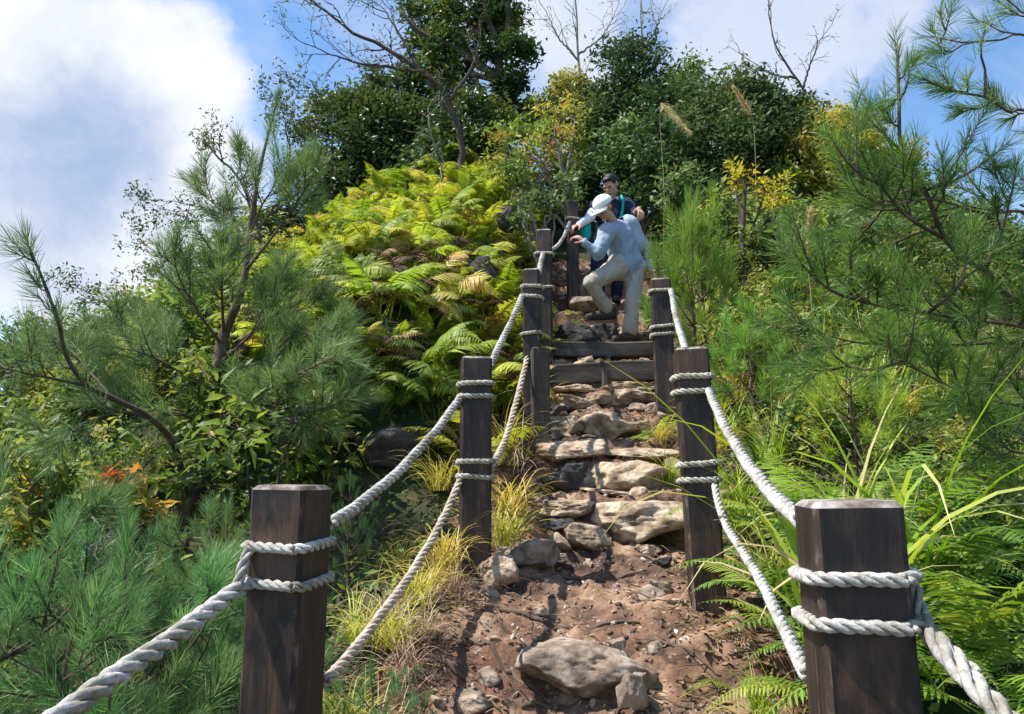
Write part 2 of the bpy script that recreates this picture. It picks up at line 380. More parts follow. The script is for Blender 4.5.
def rock(cxp, cyp, w, h, d, mat, label, seed, name='step_rock', group='rocks set in the stair', dz=-.012, depth=.8, tilt=None):
    p = at(cxp, cyp, d); s = d / F_PX
    o = rock_mb((w * s * 1.06, max(w * s * depth, h * s), h * s * 1.25), seed).build(name, M[mat], smooth=True)
    o.location = (p[0], p[1] + .04, p[2] + dz)
    rr = random.Random(seed); o.rotation_euler = (rr.uniform(-.08, .08), rr.uniform(-.08, .08), rr.uniform(-.25, .25)) if tilt is None else tilt
    return tag(o, label, 'rock', group)
ROCKS = [
 (578, 666, 106, 44, 3.0, 'rock', 'large flat-topped pale rock in the dirt nearest the camera'),
 (636, 690, 22, 30, 2.84, 'rock', 'small orange tan rock right of the nearest large rock'),
 (636, 518, 78, 36, 4.36, 'rock_pale', 'broad blocky rock forming the lowest stone step'),
 (624, 479, 68, 36, 4.76, 'rock_pale', 'square layered rock of the second stone step, above the broad block'),
 (575, 449, 64, 20, 5.0, 'rock', 'flat dark-fronted slab at left of the third stone step'),
 (636, 452, 62, 13, 5.1, 'rock', 'thin grey slab at right of the third stone step'),
 (607, 426, 48, 32, 5.5, 'rock_pale', 'bright pointed rock in the middle of the fourth step'),
 (567, 427, 34, 24, 5.48, 'rock_pale', 'pale rock left of the bright pointed rock'),
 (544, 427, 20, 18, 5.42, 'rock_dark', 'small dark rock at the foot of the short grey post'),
 (572, 505, 46, 14, 4.42, 'rock_pale', 'narrow pale rock in the left half of the lowest stone step'),
 (584, 533, 38, 22, 4.28, 'rock', 'dull rock below the narrow pale rock'),
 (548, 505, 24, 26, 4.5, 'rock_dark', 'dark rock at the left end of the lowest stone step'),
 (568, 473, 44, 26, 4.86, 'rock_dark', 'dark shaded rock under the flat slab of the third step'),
 (570, 401, 34, 13, 5.88, 'rock', 'left rock of the low row under the timber steps'),
 (603, 400, 32, 13, 5.9, 'rock_pale', 'middle rock of the low row under the timber steps'),
 (635, 396, 42, 14, 5.92, 'rock_pale', 'long pale rock at the right of the low row under the timber steps'),
 (500, 570, 34, 30, 3.72, 'rock_pale', 'pale lichened rock against the foot of the second left post'),
 (533, 550, 48, 24, 3.95, 'rock', 'brown block beside the pale rock at the second left post'),
 (652, 547, 22, 10, 4.1, 'rock_pale', 'small white stone in front of the lowest stone step'),
 (678, 602, 22, 12, 3.42, 'rock_pale', 'small pale stone at the foot of the second right post'),
 (540, 610, 13, 8, 3.45, 'rock_pale', 'little white stone alone in the middle of the dirt'),
 (617, 645, 20, 14, 3.15, 'rock', 'fist sized stone at the right of the nearest large rock'),
 (488, 652, 26, 14, 3.1, 'rock', 'tan stone left of the nearest large rock'),
 (470, 700, 34, 16, 2.85, 'rock', 'half-buried tan stone at the lower edge of the path'),
 (576, 334, 42, 26, 7.25, 'rock_dark', 'dark rock on the left above the timber steps'),
 (606, 333, 34, 22, 7.34, 'rock_dark', "rounded dark rock between the hiker's feet"),
 (592, 303, 44, 15, 7.75, 'rock', 'flat rock behind the raised knee of the hiker'),
 (598, 464, 26, 16, 4.98, 'rock_dark', 'dark wedge stone added as gap shade left of the square layered rock'),  # added dark stones from here down stand in for shade between slabs
 (548, 455, 22, 18, 4.95, 'rock', 'stone at the left end of the third stone step'),
 (624, 494, 62, 9, 4.66, 'rock', 'thin ledge jutting out under the square layered rock'),
 (560, 521, 26, 14, 4.3, 'rock_dark', 'dark stone added as gap shade low in the left half of the lowest stone step'),
 (606, 512, 18, 20, 4.42, 'rock_dark', 'dark stone added as gap shade between the narrow pale rock and the broad block'),
 (586, 441, 26, 12, 5.25, 'rock_dark', 'dark stone added as gap shade beneath the bright pointed rock'),
 (640, 428, 26, 18, 5.5, 'rock', 'brown stone right of the bright pointed rock'),
 (556, 410, 26, 12, 5.75, 'rock_dark', 'dark stone added as gap shade above the pale rock of the fourth step'),
 (590, 412, 30, 9, 5.8, 'rock', 'flat stone above the bright pointed rock'),
 (655, 408, 24, 14, 5.7, 'rock', 'stone at the foot of the farthest right post'),
 (572, 388, 36, 8, 6.05, 'rock', 'flat stone directly under the left end of the lower timber step'),
 (628, 387, 44, 8, 6.08, 'rock_pale', 'long flat stone directly under the right end of the lower timber step'),
 (560, 556, 20, 8, 4.05, 'rock_pale', 'small flat stone below the left half of the lowest stone step'),
 (660, 505, 16, 22, 4.5, 'rock', 'upright brown stone at the right end of the lowest stone step'),
]
for k, (a, b, w, h, d, m, lab) in enumerate(ROCKS):
    if 4.2 < d < 6.2 and w > 30: w *= 1.18; m = 'rock_pale' if m == 'rock' else m
    rock(a, b, w, h, d, m, lab, 100 + k * 7, depth=1.15 if 4.2 < d < 6.2 else .85, name='timber_rock' if False else ('stone' if w < 30 else 'rock'), group='rocks of the stony stair')
DARKS = [(388, 445, 70, 40, 4.9, 'dark rock right beside the upper left rope, lowest of the dark rocks'), (290, 458, 60, 34, 5.2, 'dark rock left of the long dark rock'), (330, 438, 110, 52, 5.4, 'long dark rock showing below the pine and ferns left of the path'), (507, 216, 22, 26, 8.0, 'dark rock added as a shaded hollow in the ferns just left of the leftmost far posts'),
         (430, 268, 34, 32, 7.2, 'dark rock added as a shaded hollow in the middle of the yellow fern bank'), (408, 395, 46, 42, 5.6, 'dark rounded rock above the upper left rope'), (486, 270, 22, 26, 6.8, 'dark rock added as a shaded hollow in the fern bank beside the third left post')]  # boulders up among the ferns are added in place of shadowed hollows
for k, (a, b, w, h, d, lab) in enumerate(DARKS):
    rock(a, b, w, h, d, 'rock_dark', lab, 400 + k * 5, name='boulder', group='dark rocks in the fern bank', depth=1.2)

# gravel and litter: nobody could count them
def scatter_small():
    mb = MB(); n = 3600
    y = 2.3 + 6.2 * rng.random(n) ** 1.3; xr = np.clip(rng.normal(0, .33, n), -.75, .75); x = cx(y) + xr
    z = path_z(x, y); s = .004 + .012 * rng.random(n) ** 3 + .012 * (rng.random(n) > .985)
    V, F = ICO2; W = V * (1 + .55 * fbm(V, 1.3, 2, 5))[:, None] * np.array([1, .75, .5])
    mb.inst(W, F, rand_rot(n) * s[:, None, None], np.stack([x, y, z + s * .2], 1), rng.random(n))
    o = mb.build('gravel', leafless('loose_gravel', [(0, (.06, .035, .025)), (.45, (.18, .12, .085)), (.8, (.36, .28, .21)), (.96, (.50, .43, .36)), (1, (.75, .72, .68))]), smooth=False); o['kind'] = 'stuff'
def leafless(name, stops):
    m, nt, nd, lk = newmat(name); a = nd.new('ShaderNodeAttribute'); a.attribute_name = 'tint'
    r = ramp(nd, stops); lk.new(a.outputs['Fac'], r.inputs[0]); p = nd.new('ShaderNodeBsdfPrincipled'); p.inputs['Roughness'].default_value = .9
    lk.new(r.outputs[0], p.inputs['Base Color']); o = nd.new('ShaderNodeOutputMaterial'); lk.new(p.outputs[0], o.inputs[0]); return m
scatter_small()

# leaf templates (x = leaf axis)
LEAF_V = np.array([[0, 0, 0], [.35, .2, .05], [.38, 0, .0], [.35, -.2, .05], [1, 0, -.10]], float)
LEAF_F = np.array([[0, 2, 1], [0, 3, 2], [1, 2, 4], [2, 3, 4]])
QUAD_V = np.array([[0, 0, 0], [.42, .26, .06], [1, 0, -.05], [.42, -.26, .06]], float); QUAD_F = np.array([[0, 3, 2, 1]])
def on_ground(x, y):
    xr = np.abs(x - cx(y)); z = height(x, y)
    on = (xr < .72) & (y < 9.5) & (y > .3)
    return np.where(on, np.maximum(path_z(x, y), z - .13), z)
def litter():
    mb = MB(); n = 17000
    y = 1.5 + 8 * rng.random(n); t = rng.normal(0, .24, n); x = cx(y) + np.where(rng.random(n) > .5, .70, -.70) + t
    inside = np.abs(x - cx(y)) < .35; k = ~inside | (rng.random(n) < .3); x, y = x[k], y[k]; n = len(x)
    z = on_ground(x, y) + .006
    s = rng.uniform(.012, .045, n)
    mb.inst(QUAD_V, QUAD_F, rand_rot(n, 2.5) * s[:, None, None], np.stack([x, y, z], 1), rng.random(n))
    m = 1500; y = 1.8 + 6 * rng.random(m); x = cx(y) + np.where(rng.random(m) > .5, .7, -.7) + rng.normal(0, .25, m); z = on_ground(x, y) + .01
    for q in range(m):
        a = rng.uniform(0, 6.28); L = rng.uniform(.04, .22); dv = np.array([math.cos(a), math.sin(a), rng.uniform(-.1, .25)]) * L
        p0 = np.array([x[q], y[q], z[q]]); mb.tube([p0, p0 + dv * .5 + [0, 0, .01], p0 + dv], [.003, .0025, .001], 4, rng.random())
    o = mb.build('leaf_litter', M['litter']); o['kind'] = 'stuff'
litter()
def ground_cover():
    mb = MB(); n = 120000
    y = 1.2 + 13 * rng.random(n) ** 1.1; x = rng.uniform(-5.5, 7.5, n); xr = x - cx(y)
    lo = np.where(y > 4, .62, .72); k = (np.abs(xr) > lo + .25 * rng.random(n)) & (np.hypot(x, y) > 1.2)
    x, y = x[k], y[k]; n = len(x); z = height(x, y); P = np.stack([x, y, z], 1)
    dens = vnoise(P, 1.3, 5); k = rng.random(n) < .75 + .5 * dens; P = P[k]; n = len(P)
    P[:, 2] += rng.random(n) ** 2 * .22
    s = rng.uniform(.03, .08, n)
    mb.inst(LEAF_V, LEAF_F, rand_rot(n, .6) * s[:, None, None], P, np.clip(.45 + .5 * vnoise(P, .8, 9) + rng.normal(0, .2, n), 0, 1))
    o = mb.build('undergrowth', M['leaf_mid']); o['kind'] = 'stuff'
ground_cover()

# ------------------------------------------------------------------ posts
def post_mesh(s, z0, z1, mats, seed, taper=0.0, b=.011):
    """square post with bevelled corners and faces of many rows; local z, seat of z0 at the foot"""
    r = np.random.default_rng(seed); h = s / 2; q = h - b
    ring = np.array([(q, -h), (h, -q), (h, q), (q, h), (-q, h), (-h, q), (-h, -q), (-q, -h)])
    n = 40; zs = np.linspace(z0, z1 - b, n); V = []
    for k, z in enumerate(zs):
        w = .0022 * vnoise(np.c_[ring * 8, np.full(8, z * 3 + seed)], 1, seed) - .0035 * np.maximum(vnoise(np.c_[ring * 20, np.full(8, z * 14 + seed)], 1, seed + 3) - .3, 0)
        V.append(np.c_[ring * (1 + w[:, None] / h * 1) * (1 + taper * (z1 - z)), np.full(8, z)])
    V.append(np.c_[ring * (q / h), np.full(8, z1)])
    V = np.vstack(V); nr = n + 1; i = np.arange(nr - 1)[:, None] * 8; j = np.arange(8)[None]; k = (j + 1) % 8
    F = np.stack([i + j, i + k, i + 8 + k, i + 8 + j], -1)
    mb = MB(); side_f = F[:-1][:, [1, 3, 5, 7]].reshape(-1, 4); edge_f = F[:-1][:, [0, 2, 4, 6]].reshape(-1, 4)
    mb.add(V, [side_f], mi=0)
    mb.F.append(edge_f); mb.M.append(np.full(len(edge_f), 1)); top = F[-1].reshape(-1, 4); mb.F.append(top); mb.M.append(np.full(len(top), 2))
    mb.F.append(np.array([[(nr - 1) * 8 + q_ for q_ in range(8)]])); mb.M.append(np.array([2]))
    return mb.mesh('post', mats)

def rope_arrays(P, Rr, mb, pitch=8.8, sides=15, tint=.5, mi=0):
    L = np.linalg.norm(np.diff(P, axis=0), axis=1).sum()
    n = max(8, int(L / (Rr * pitch) * 24)); P = resample(P, n=n)
    T, N, B = frames(P); s = np.linspace(0, L, n); ph = 2 * np.pi * s / (Rr * pitch) + .35 * vnoise(np.c_[s * 3, s * 0, s * 0], 1, 5)
    an = np.linspace(0, 2 * np.pi, sides, endpoint=False)
    for k in range(3):
        a = ph + k * 2.0944; rk = Rr * .62 * (1 + .08 * vnoise(np.c_[s * 9, s * 0 + k, s * 0], 1, 9 + k))
        Q = P + rk[:, None] * (np.cos(a)[:, None] * N + np.sin(a)[:, None] * B)
        V, F = tube_arrays(Q, 1.0, sides); body = V[:n * sides].reshape(n, sides, 3)
        r = Rr * .50 * (1 + .085 * np.cos(5 * an[None, :] + 2.4 * ph[:, None] * 1.6) + .05 * rng.normal(size=(n, sides)))
        V[:n * sides] = (Q[:, None] + (body - Q[:, None]) * r[:, :, None]).reshape(-1, 3)
        mb.add(V, F, tint, mi)

def fuzz(P, Rr, mb, n, tint=.5):
    """loose fibres standing off the rope"""
    i = rng.integers(1, len(P) - 1, n); D = rng.normal(size=(n, 3)); D /= np.linalg.norm(D, axis=1)[:, None]
    V0 = np.array([[0, .0004, 0], [0, -.0004, 0], [1, 0, 0.]]); F0 = np.array([[0, 1, 2]])
    Mx = orient(D); Mx[:, :, 0] *= rng.uniform(.006, .016, n)[:, None]
    mb.inst(V0, F0, Mx, P[i] + D * Rr * .9, np.full(n, tint))

S = .15
POSTS = {}
def post(key, pxc, pytop, d, size, rz, label, mats, base_extra=.12, lean=(0, 0), foot=None, seed=1, taper=0):
    top = at(pxc, pytop, d)
    gl = foot if foot is not None else min(gz(top[0], top[1]), pz(top[0], top[1])) - base_extra
    hgt = top[2] - gl
    o = link('rope_post', post_mesh(size, 0, hgt, [M[m] for m in mats], seed, taper), None, (top[0], top[1], gl))
    o.rotation_euler = (lean[0], lean[1], rz)
    if lean != (0, 0):      # keep the top where it was, the foot moves
        import mathutils
        v = mathutils.Euler(o.rotation_euler).to_matrix() @ Vector((0, 0, hgt)); o.location = Vector(top) - v
    tag(o, label, 'post', 'wooden posts of the rope railing'); POSTS[key] = (o, size, rz, hgt); return o
W1 = ('wood', 'wood_edge', 'wood_top'); W2 = ('wood_brown', 'wood_edge', 'wood_top')
mats_left = ('wood', 'wood_edge', 'wood_top')
post('L1', 293, 485, 2.03, .152, R(16 - 31), 'nearest left dark square post with two white rope coils', W1, seed=3, base_extra=.2, lean=(0, R(.8)))
post('L2', 476, 358, 3.85, .150, R(6), 'second left post, dark, standing beside the pale lichened rock', W1, seed=4, base_extra=.1)
post('L3', 532, 270, 5.15, .112, R(-10), 'third left post, slim and dark, just behind the short grey post', W1, seed=5, base_extra=.1)
post('L4', 544, 231, 6.6, .135, R(-5), 'fourth left post, dark with a pointed top above the third', W1, seed=6, base_extra=.1)
post('L5', 572, 202, 8.0, .12, R(4), "farthest left post beside the hiker's gripping hand", W1, seed=7, base_extra=.1)
post('S1', 540, 348, 5.0, .115, R(4), 'short weathered grey post at the foot of the third left post', ('wood_greypost', 'wood_greypost', 'wood_greypost'), seed=8, base_extra=.1)
post('R1', 846, 500, 1.42, .152, R(-23 + 15), 'nearest right dark square post with two white rope coils', W2, seed=9, base_extra=.2, lean=(0, R(-1)))
post('R2', 690, 349, 3.42, .145, R(-6), 'second right post, dark, beside the ferns at the path edge', W1, seed=10, base_extra=.1, lean=(0, R(-2.0)))
post('R3', 660, 280, 5.6, .145, R(-8), 'farthest right post, dark, under the small pine by the hiker', W1, seed=12, base_extra=.1, lean=(0, R(-1)))
for o_ in POSTS.values(): pass

# posts carry rope coils; each coil pair belongs to the rope that ends there
def coil_path(key, py, tilt=0.0, Rr=.015):
    o, s, rz, h = POSTS[key]; d0 = o.location.y
    loc = np.array(o.matrix_basis.translation)
    import mathutils
    rot = mathutils.Euler(o.rotation_euler).to_matrix()
    # local height from pixel row
    best = None
    for zz in np.linspace(0, h, 400):
        w = np.array(rot @ Vector((0, -s / 2, zz))) + loc
        e = abs(project(w)[1] - py)
        if best is None or e < best[0]: best = (e, zz)
    zz = best[1]; q = s / 2 + Rr * .75; c = s / 2 * .82
    pts = []
    for a, b in ((c, -q), (q, -c), (q, c), (c, q), (-c, q), (-q, c), (-q, -c), (-c, -q), (c, -q)):
        pts.append((a, b, zz + tilt * a / s + .004 * math.sin(a * 31 + b * 17 + zz * 9)))
    dense = []
    for p, q2 in zip(pts[:-1], pts[1:]):
        for t in np.linspace(0, 1, 5, endpoint=False): dense.append(np.array(p) * (1 - t) + np.array(q2) * t)
    dense.append(np.array(pts[-1]))
    return np.array([np.array(rot @ Vector(tuple(p))) + loc for p in dense])

def rope_span(name, label, pts, Rr, mat, coils, coil_mat=None, cr=.014, extra=()):
    mb = MB(); P = resample(pts, step=.03)
    P = P + .003 * np.stack([vnoise(P, 6, k) for k in range(3)], 1)
    Rr = Rr * .92; rope_arrays(P, Rr, mb); fuzz(P, Rr, mb, int(14 * len(P)))
    for e in extra: rope_arrays(resample(e, step=.02), cr, mb)
    o = mb.build(name, M[mat], smooth=True, origin=P[len(P) // 2]); tag(o, label, 'rope', 'white ropes of the railing')
    for key, py, tl in coils:
        cm = MB(); cp = coil_path(key, py, tl, cr); rope_arrays(cp, cr, cm, 7.0)
        c = cm.build('coil', M[coil_mat or mat], smooth=True, origin=P[len(P) // 2]); c.location = (0, 0, 0); c.parent = o
    return o
A = at
rope_span('rope', 'thick white rope running from the nearest left post down to the lower left corner',
    [A(236, 590, 1.93), A(205, 614, 1.80), A(160, 646, 1.62), A(110, 680, 1.46), A(60, 716, 1.33), A(-30, 775, 1.15), A(-160, 850, .95)], .0205, 'rope',
    [('L1', 547, .004), ('L1', 584, -.002)], 'rope', .0118, extra=[[A(252, 546, 1.97), A(244, 562, 1.95), A(236, 592, 1.93)], [A(252, 583, 1.97), A(244, 588, 1.95), A(234, 592, 1.925)]])
rope_span('rope', 'upper white rope from the nearest left post up to the second left post',
    [A(330, 524, 2.12), A(362, 502, 2.4), A(400, 470, 2.8), A(432, 435, 3.25), A(462, 396, 3.80)], .0175, 'rope', [('L2', 383, .004), ('L2', 396, -.002)], 'rope_grey', .012)
rope_span('rope', 'lower dirty tan rope from the nearest left post up to the second left post',
    [A(326, 682, 2.12), A(352, 652, 2.35), A(385, 610, 2.7), A(420, 560, 3.15), A(446, 512, 3.55), A(461, 478, 3.8)], .0165, 'rope_tan', [('L2', 462, .003), ('L2', 477, -.003)], 'rope_grey', .012)
rope_span('rope', 'upper white rope from the second left post to the third left post',
    [A(490, 366, 3.9), A(500, 345, 4.25), A(511, 322, 4.65), A(522, 296, 5.1)], .0185, 'rope', [('L3', 286, .002), ('L3', 296, 0)], 'rope_grey', .012)
rope_span('rope', 'lower tan rope half hidden in straw between second and third left posts',
    [A(490, 470, 3.9), A(505, 440, 4.3), A(517, 400, 4.7), A(527, 358, 5.1)], .018, 'rope_tan', [('L3', 333, .002)], 'rope_grey', .012)
rope_span('rope', 'short rope behind the third left post reaching the fourth',
    [A(537, 285, 5.2), A(539, 272, 5.6), A(541, 262, 6.1), A(543, 254, 6.55)], .02, 'rope', [('L4', 253, 0), ('L4', 287, 0)], 'rope_grey', .012)
rope_span('rope', "thin far rope from the fourth left post to the farthest left post",
    [A(549, 250, 6.7), A(556, 247, 7.1), A(563, 238, 7.6), A(570, 222, 7.95)], .018, 'rope', [('L5', 218, 0)], 'rope_grey', .011)
rope_span('rope', 'thick white rope from the nearest right post down to the lower right corner',
    [A(922, 622, 1.36), A(945, 652, 1.30), A(972, 682, 1.24), A(1005, 716, 1.17), A(1080, 790, 1.05)], .0175, 'rope',
    [('R1', 580, .004), ('R1', 627, .003)], 'rope', .0115, extra=[[A(906, 575, 1.41), A(914, 590, 1.39), A(926, 625, 1.355), A(948, 648, 1.30), A(976, 676, 1.25)], [A(905, 622, 1.41), A(914, 622, 1.38), A(924, 628, 1.355)]])
rope_span('rope', 'upper white rope from the nearest right post up to the second right post',
    [A(800, 520, 1.50), A(770, 492, 1.85), A(742, 455, 2.35), A(722, 420, 2.85), A(708, 388, 3.38)], .0165, 'rope', [('R2', 376, .002), ('R2', 391, 0)], 'rope_grey', .012)
rope_span('rope', 'lower white rope from the nearest right post up to the second right post',
    [A(806, 674, 1.52), A(786, 632, 1.8), A(765, 590, 2.15), A(744, 553, 2.6), A(726, 525, 3.0), A(712, 478, 3.4)], .0145, 'rope', [('R2', 464, .002), ('R2', 480, 0)], 'rope_grey', .012)
rope_span('rope', 'white rope from the second right post up to the farthest right post',
    [A(687, 356, 3.55), A(681, 335, 4.2), A(675, 312, 4.9), A(671, 290, 5.5)], .0185, 'rope', [('R3', 290, .002), ('R3', 326, 0), ('R3', 334, 0)], 'rope_grey', .012)

# ------------------------------------------------------------------ timber steps
def beam(p0, p1, w, h, seed, name, mat, label=None):
    p0, p1 = np.array(p0), np.array(p1); L = np.linalg.norm(p1 - p0)
    n = 50; xs = np.linspace(-L / 2, L / 2, n); b = .012
    ring = np.array([(-w / 2 + b, -h / 2), (w / 2 - b, -h / 2), (w / 2, -h / 2 + b), (w / 2, h / 2 - b), (w / 2 - b, h / 2), (-w / 2 + b, h / 2), (-w / 2, h / 2 - b), (-w / 2, -h / 2 + b)])
    V = []
    for x in xs:
        P = np.c_[np.full(8, x * 2), ring * 9]; dn = vnoise(P, 1, seed) * .010
        V.append(np.c_[np.full(8, x), ring * (1 + dn[:, None] * 8) + [0, .012 * math.sin(x * 4 + seed)]])
    V = np.vstack(V); i = np.arange(n - 1)[:, None] * 8; j = np.arange(8)[None]; k = (j + 1) % 8
    F = np.stack([i + j, i + 8 + j, i + 8 + k, i + k], -1).reshape(-1, 4)
    mb = MB(); mb.add(V, [F, np.array([list(range(8))]), np.array([list(range((n - 1) * 8 + 7, (n - 1) * 8 - 1, -1))])])
    o = mb.build(name, M[mat]); o.location = (p0 + p1) / 2
    dv = p1 - p0; o.rotation_euler = (0, -math.asin(dv[2] / L), math.atan2(dv[1], dv[0])); return o
for (xa, xb, yt, yb, d, lab, sx) in ((552, 652, 343, 358, 6.78, "upper weathered timber step under the hiker's lower foot", 608), (552, 652, 364, 384, 6.38, 'lower weathered timber step with a peg in front', 605)):
    h = (yb - yt) * d / F_PX; p0, p1 = at(xa - 3, (yt + yb) / 2, d), at(xb + 4, (yt + yb) / 2 + (-2), d + .03)
    o = beam(p0, p1, .11, h * 1.02, int(d * 10), 'timber_step', 'wood_grey'); tag(o, lab, 'step', 'timber steps')
    pg = at(sx, (yt + yb) / 2 + (10 if yt < 350 else 0), d - .075)
    k = post_mesh(.05, -.12, .05, [M['wood_greypost']] * 3, 5)
    c = link('peg', k, o); c.matrix_parent_inverse = o.matrix_basis.inverted(); c.location = pg

# ------------------------------------------------------------------ vegetation generators
def needles(mb, P, D, n, L=.11, w=.0018, spread=.9, tint=.5):
    """n needles on the shoot from P along D (length |D|)"""
    Ls = np.linalg.norm(D); d = D / Ls
    t = rng.random(n) ** .8; pos = P + D * t[:, None]
    r = rng.normal(size=(n, 3)); r -= (r @ d)[:, None] * d; r /= np.linalg.norm(r, axis=1)[:, None]
    sp = spread * (1.05 - .55 * t) * rng.uniform(.7, 1.2, n)
    nd = d * np.cos(sp)[:, None] + r * np.sin(sp)[:, None]; nd[:, 2] -= .10 * (1 - t)
    nd /= np.linalg.norm(nd, axis=1)[:, None]
    Mx = orient(nd); ln = L * rng.uniform(.75, 1.15, n)
    Mx = np.stack([Mx[:, :, 0] * ln[:, None], Mx[:, :, 1] * w, Mx[:, :, 2] * ln[:, None] * rng.uniform(-.16, .16, n)[:, None]], -1)
    V0 = np.array([[0, -.5, 0], [0, .5, 0], [.6, .45, .35], [.6, -.45, .35], [1, 0, 0.]]); F0 = np.array([[0, 1, 2], [0, 2, 3], [3, 2, 4]])
    mb.inst(V0, F0, Mx, pos, np.clip(tint + rng.normal(0, .13, n), 0, 1))

def pine_branch(wood, leaf, P, rad, nn=90, NL=.10, w=.0018, sub=4, sublen=.28, tint=.5, start=.35, tipshoot=.22, bald=0):
    """branch along the polyline P with side shoots and a tip shoot"""
    P = resample(P, step=.05); n = len(P); rads = np.linspace(rad, max(rad * .25, .0028), n)
    wood.tube(P, rads, 6, .5)
    T, N, B = frames(P)
    L = n * .05
    k = int(sub * max(.6, L / .5))
    for s in range(k):
        f = start + (1 - start) * (s + rng.random()) / k; i = min(n - 2, int(f * (n - 1)))
        a = rng.uniform(0, 6.28); out = (math.cos(a) * N[i] + math.sin(a) * B[i]); d = T[i] * .75 + out * .8 + np.array([0, 0, .35]); d /= np.linalg.norm(d)
        sl = sublen * rng.uniform(.5, 1.2) * (1.15 - .5 * f)
        e = P[i] + d * sl; m = (P[i] + e) / 2 - np.array([0, 0, .02]); wood.tube([P[i], m, e], [rads[i] * .6, .004, .0025], 5)
        sh = min(sl * .75, .2)
        needles(leaf, e - d * sh, d * (sh + .04), nn, NL, w, tint=tint + rng.normal(0, .1))
        if rng.random() < .6:
            d2 = d + rng.normal(0, .5, 3); d2 /= np.linalg.norm(d2); needles(leaf, m, d2 * sh * .8, int(nn * .7), NL, w, tint=tint + rng.normal(0, .1)); wood.tube([m, m + d2 * sh * .8], [.003, .002], 4)
    d = T[-1]; needles(leaf, P[-1] - d * tipshoot * .8, d * tipshoot, int(nn * 1.2), NL, w, tint=tint + .1)

def pine_mesh(h, seed, spread=.55, nn=70, NL=.10, w=.002, whorls=6, per=5, matn='pine_blue', tint=.5, sub=3, lean=.05):
    global rng
    keep = rng; rng = np.random.default_rng(seed)
    wood, leaf = MB(), MB()
    pts = [np.array([0, 0, 0.])]; dd = rng.normal(0, lean, 2)
    for k in range(1, 7): pts.append(np.array([dd[0] * k / 6 * h + rng.normal(0, .012 * h), dd[1] * k / 6 * h + rng.normal(0, .012 * h), h * k / 6]))
    P = resample(pts, n=40); wood.tube(P, np.linspace(.016 * h + .008, .004, 40), 8)
    for k in range(whorls):
        f = .22 + .72 * k / whorls + rng.normal(0, .015); i = int(f * 39); Lb = spread * h * (1.02 - f) * 1.15 + .12
        a0 = rng.uniform(0, 6.28)
        for q in range(per):
            a = a0 + q * 6.28 / per + rng.normal(0, .25); up = .35 + .5 * f + rng.normal(0, .12); l = Lb * rng.uniform(.7, 1.15)
            o_ = np.array([math.cos(a), math.sin(a), 0])
            pp = [P[i], P[i] + o_ * l * .4 + [0, 0, l * .4 * up * .6], P[i] + o_ * l * .8 + [0, 0, l * .8 * up * .75], P[i] + o_ * l + [0, 0, l * up * 1.05]]
            pine_branch(wood, leaf, pp, .004 + .009 * l, nn, NL, w, sub, .22, tint, tipshoot=.16)
    d = np.array([0, 0, 1.]); needles(leaf, P[-1] - d * .18, d * .25, int(nn * 2), NL, w, .7, tint + .15)
    r = (wood.mesh('trunk', M['bark_pine'], True), leaf.mesh('needles', M[matn])); rng = keep
    return r

def plant_from(meshes, names, name, loc, label, cat, group, rz=0, scale=1):
    o = empty(name, loc, label, cat, group, rz); o.scale = (scale,) * 3
    for me, n in zip(meshes, names): link(n, me, o)
    return o

def frond(mb, P, D, up, L, pairs, pl, pw, droop, tint, curl=.0, gap=.15):
    """one fern frond; D horizontal unit direction, rises then arches"""
    n = pairs + 4; t = np.linspace(0, 1, n)
    pitch0 = up; ang = pitch0 - droop * t ** 1.3
    seg = L / (n - 1); pos = [np.array(P, float)]
    sideways = np.array([-D[1], D[0], 0]); bend = rng.normal(0, .25)
    for k in range(n - 1):
        dd = D * math.cos(ang[k]) + np.array([0, 0, math.sin(ang[k])]) + sideways * bend * t[k]
        pos.append(pos[-1] + dd / np.linalg.norm(dd) * seg)
    pos = np.array(pos); mb.tube(pos, np.linspace(.003, .0008, n), 4, min(1, tint + .25), cap=False)
    T = np.gradient(pos, axis=0); T /= np.linalg.norm(T, axis=1)[:, None]
    st = int(gap * n) + 1; ks = np.arange(st, n)
    tt = (ks - st) / max(1, (n - 1 - st))
    ln = pl * np.clip(np.sin(np.pi * np.clip(.30 + .70 * tt, 0, 1)) * 1.05, .06, 1)
    V0 = np.array([[0, 0, 0], [.25, .5, .02], [.25, -.5, .02], [.65, .38, -.04], [.65, -.38, -.04], [1, 0, -.16]]); F0q = np.array([[0, 2, 1, 1]])
    F0 = np.array([[0, 2, 1], [1, 2, 4], [1, 4, 3], [3, 4, 5]])
    for sgn in (1, -1):
        Tk = T[ks]; S_ = np.cross(Tk, [0, 0, 1.]); S_ /= np.linalg.norm(S_, axis=1)[:, None] + 1e-9
        U = np.cross(S_, Tk); tw = rng.normal(0, .12, len(ks))
        dr = S_ * sgn + Tk * .42 - U * (.08 + .25 * curl) + U * tw[:, None]; dr /= np.linalg.norm(dr, axis=1)[:, None]
        Mx = orient(dr, None) if False else None
        z = U - dr * (U * dr).sum(1)[:, None]; z /= np.linalg.norm(z, axis=1)[:, None]; yv = np.cross(z, dr)
        Mx = np.stack([dr * ln[:, None], yv * pw * (.4 + .6 * ln / pl)[:, None], z * ln[:, None]], -1)
        mb.inst(V0, F0, Mx, pos[ks], np.clip(tint + rng.normal(0, .09, len(ks)), 0, 1))

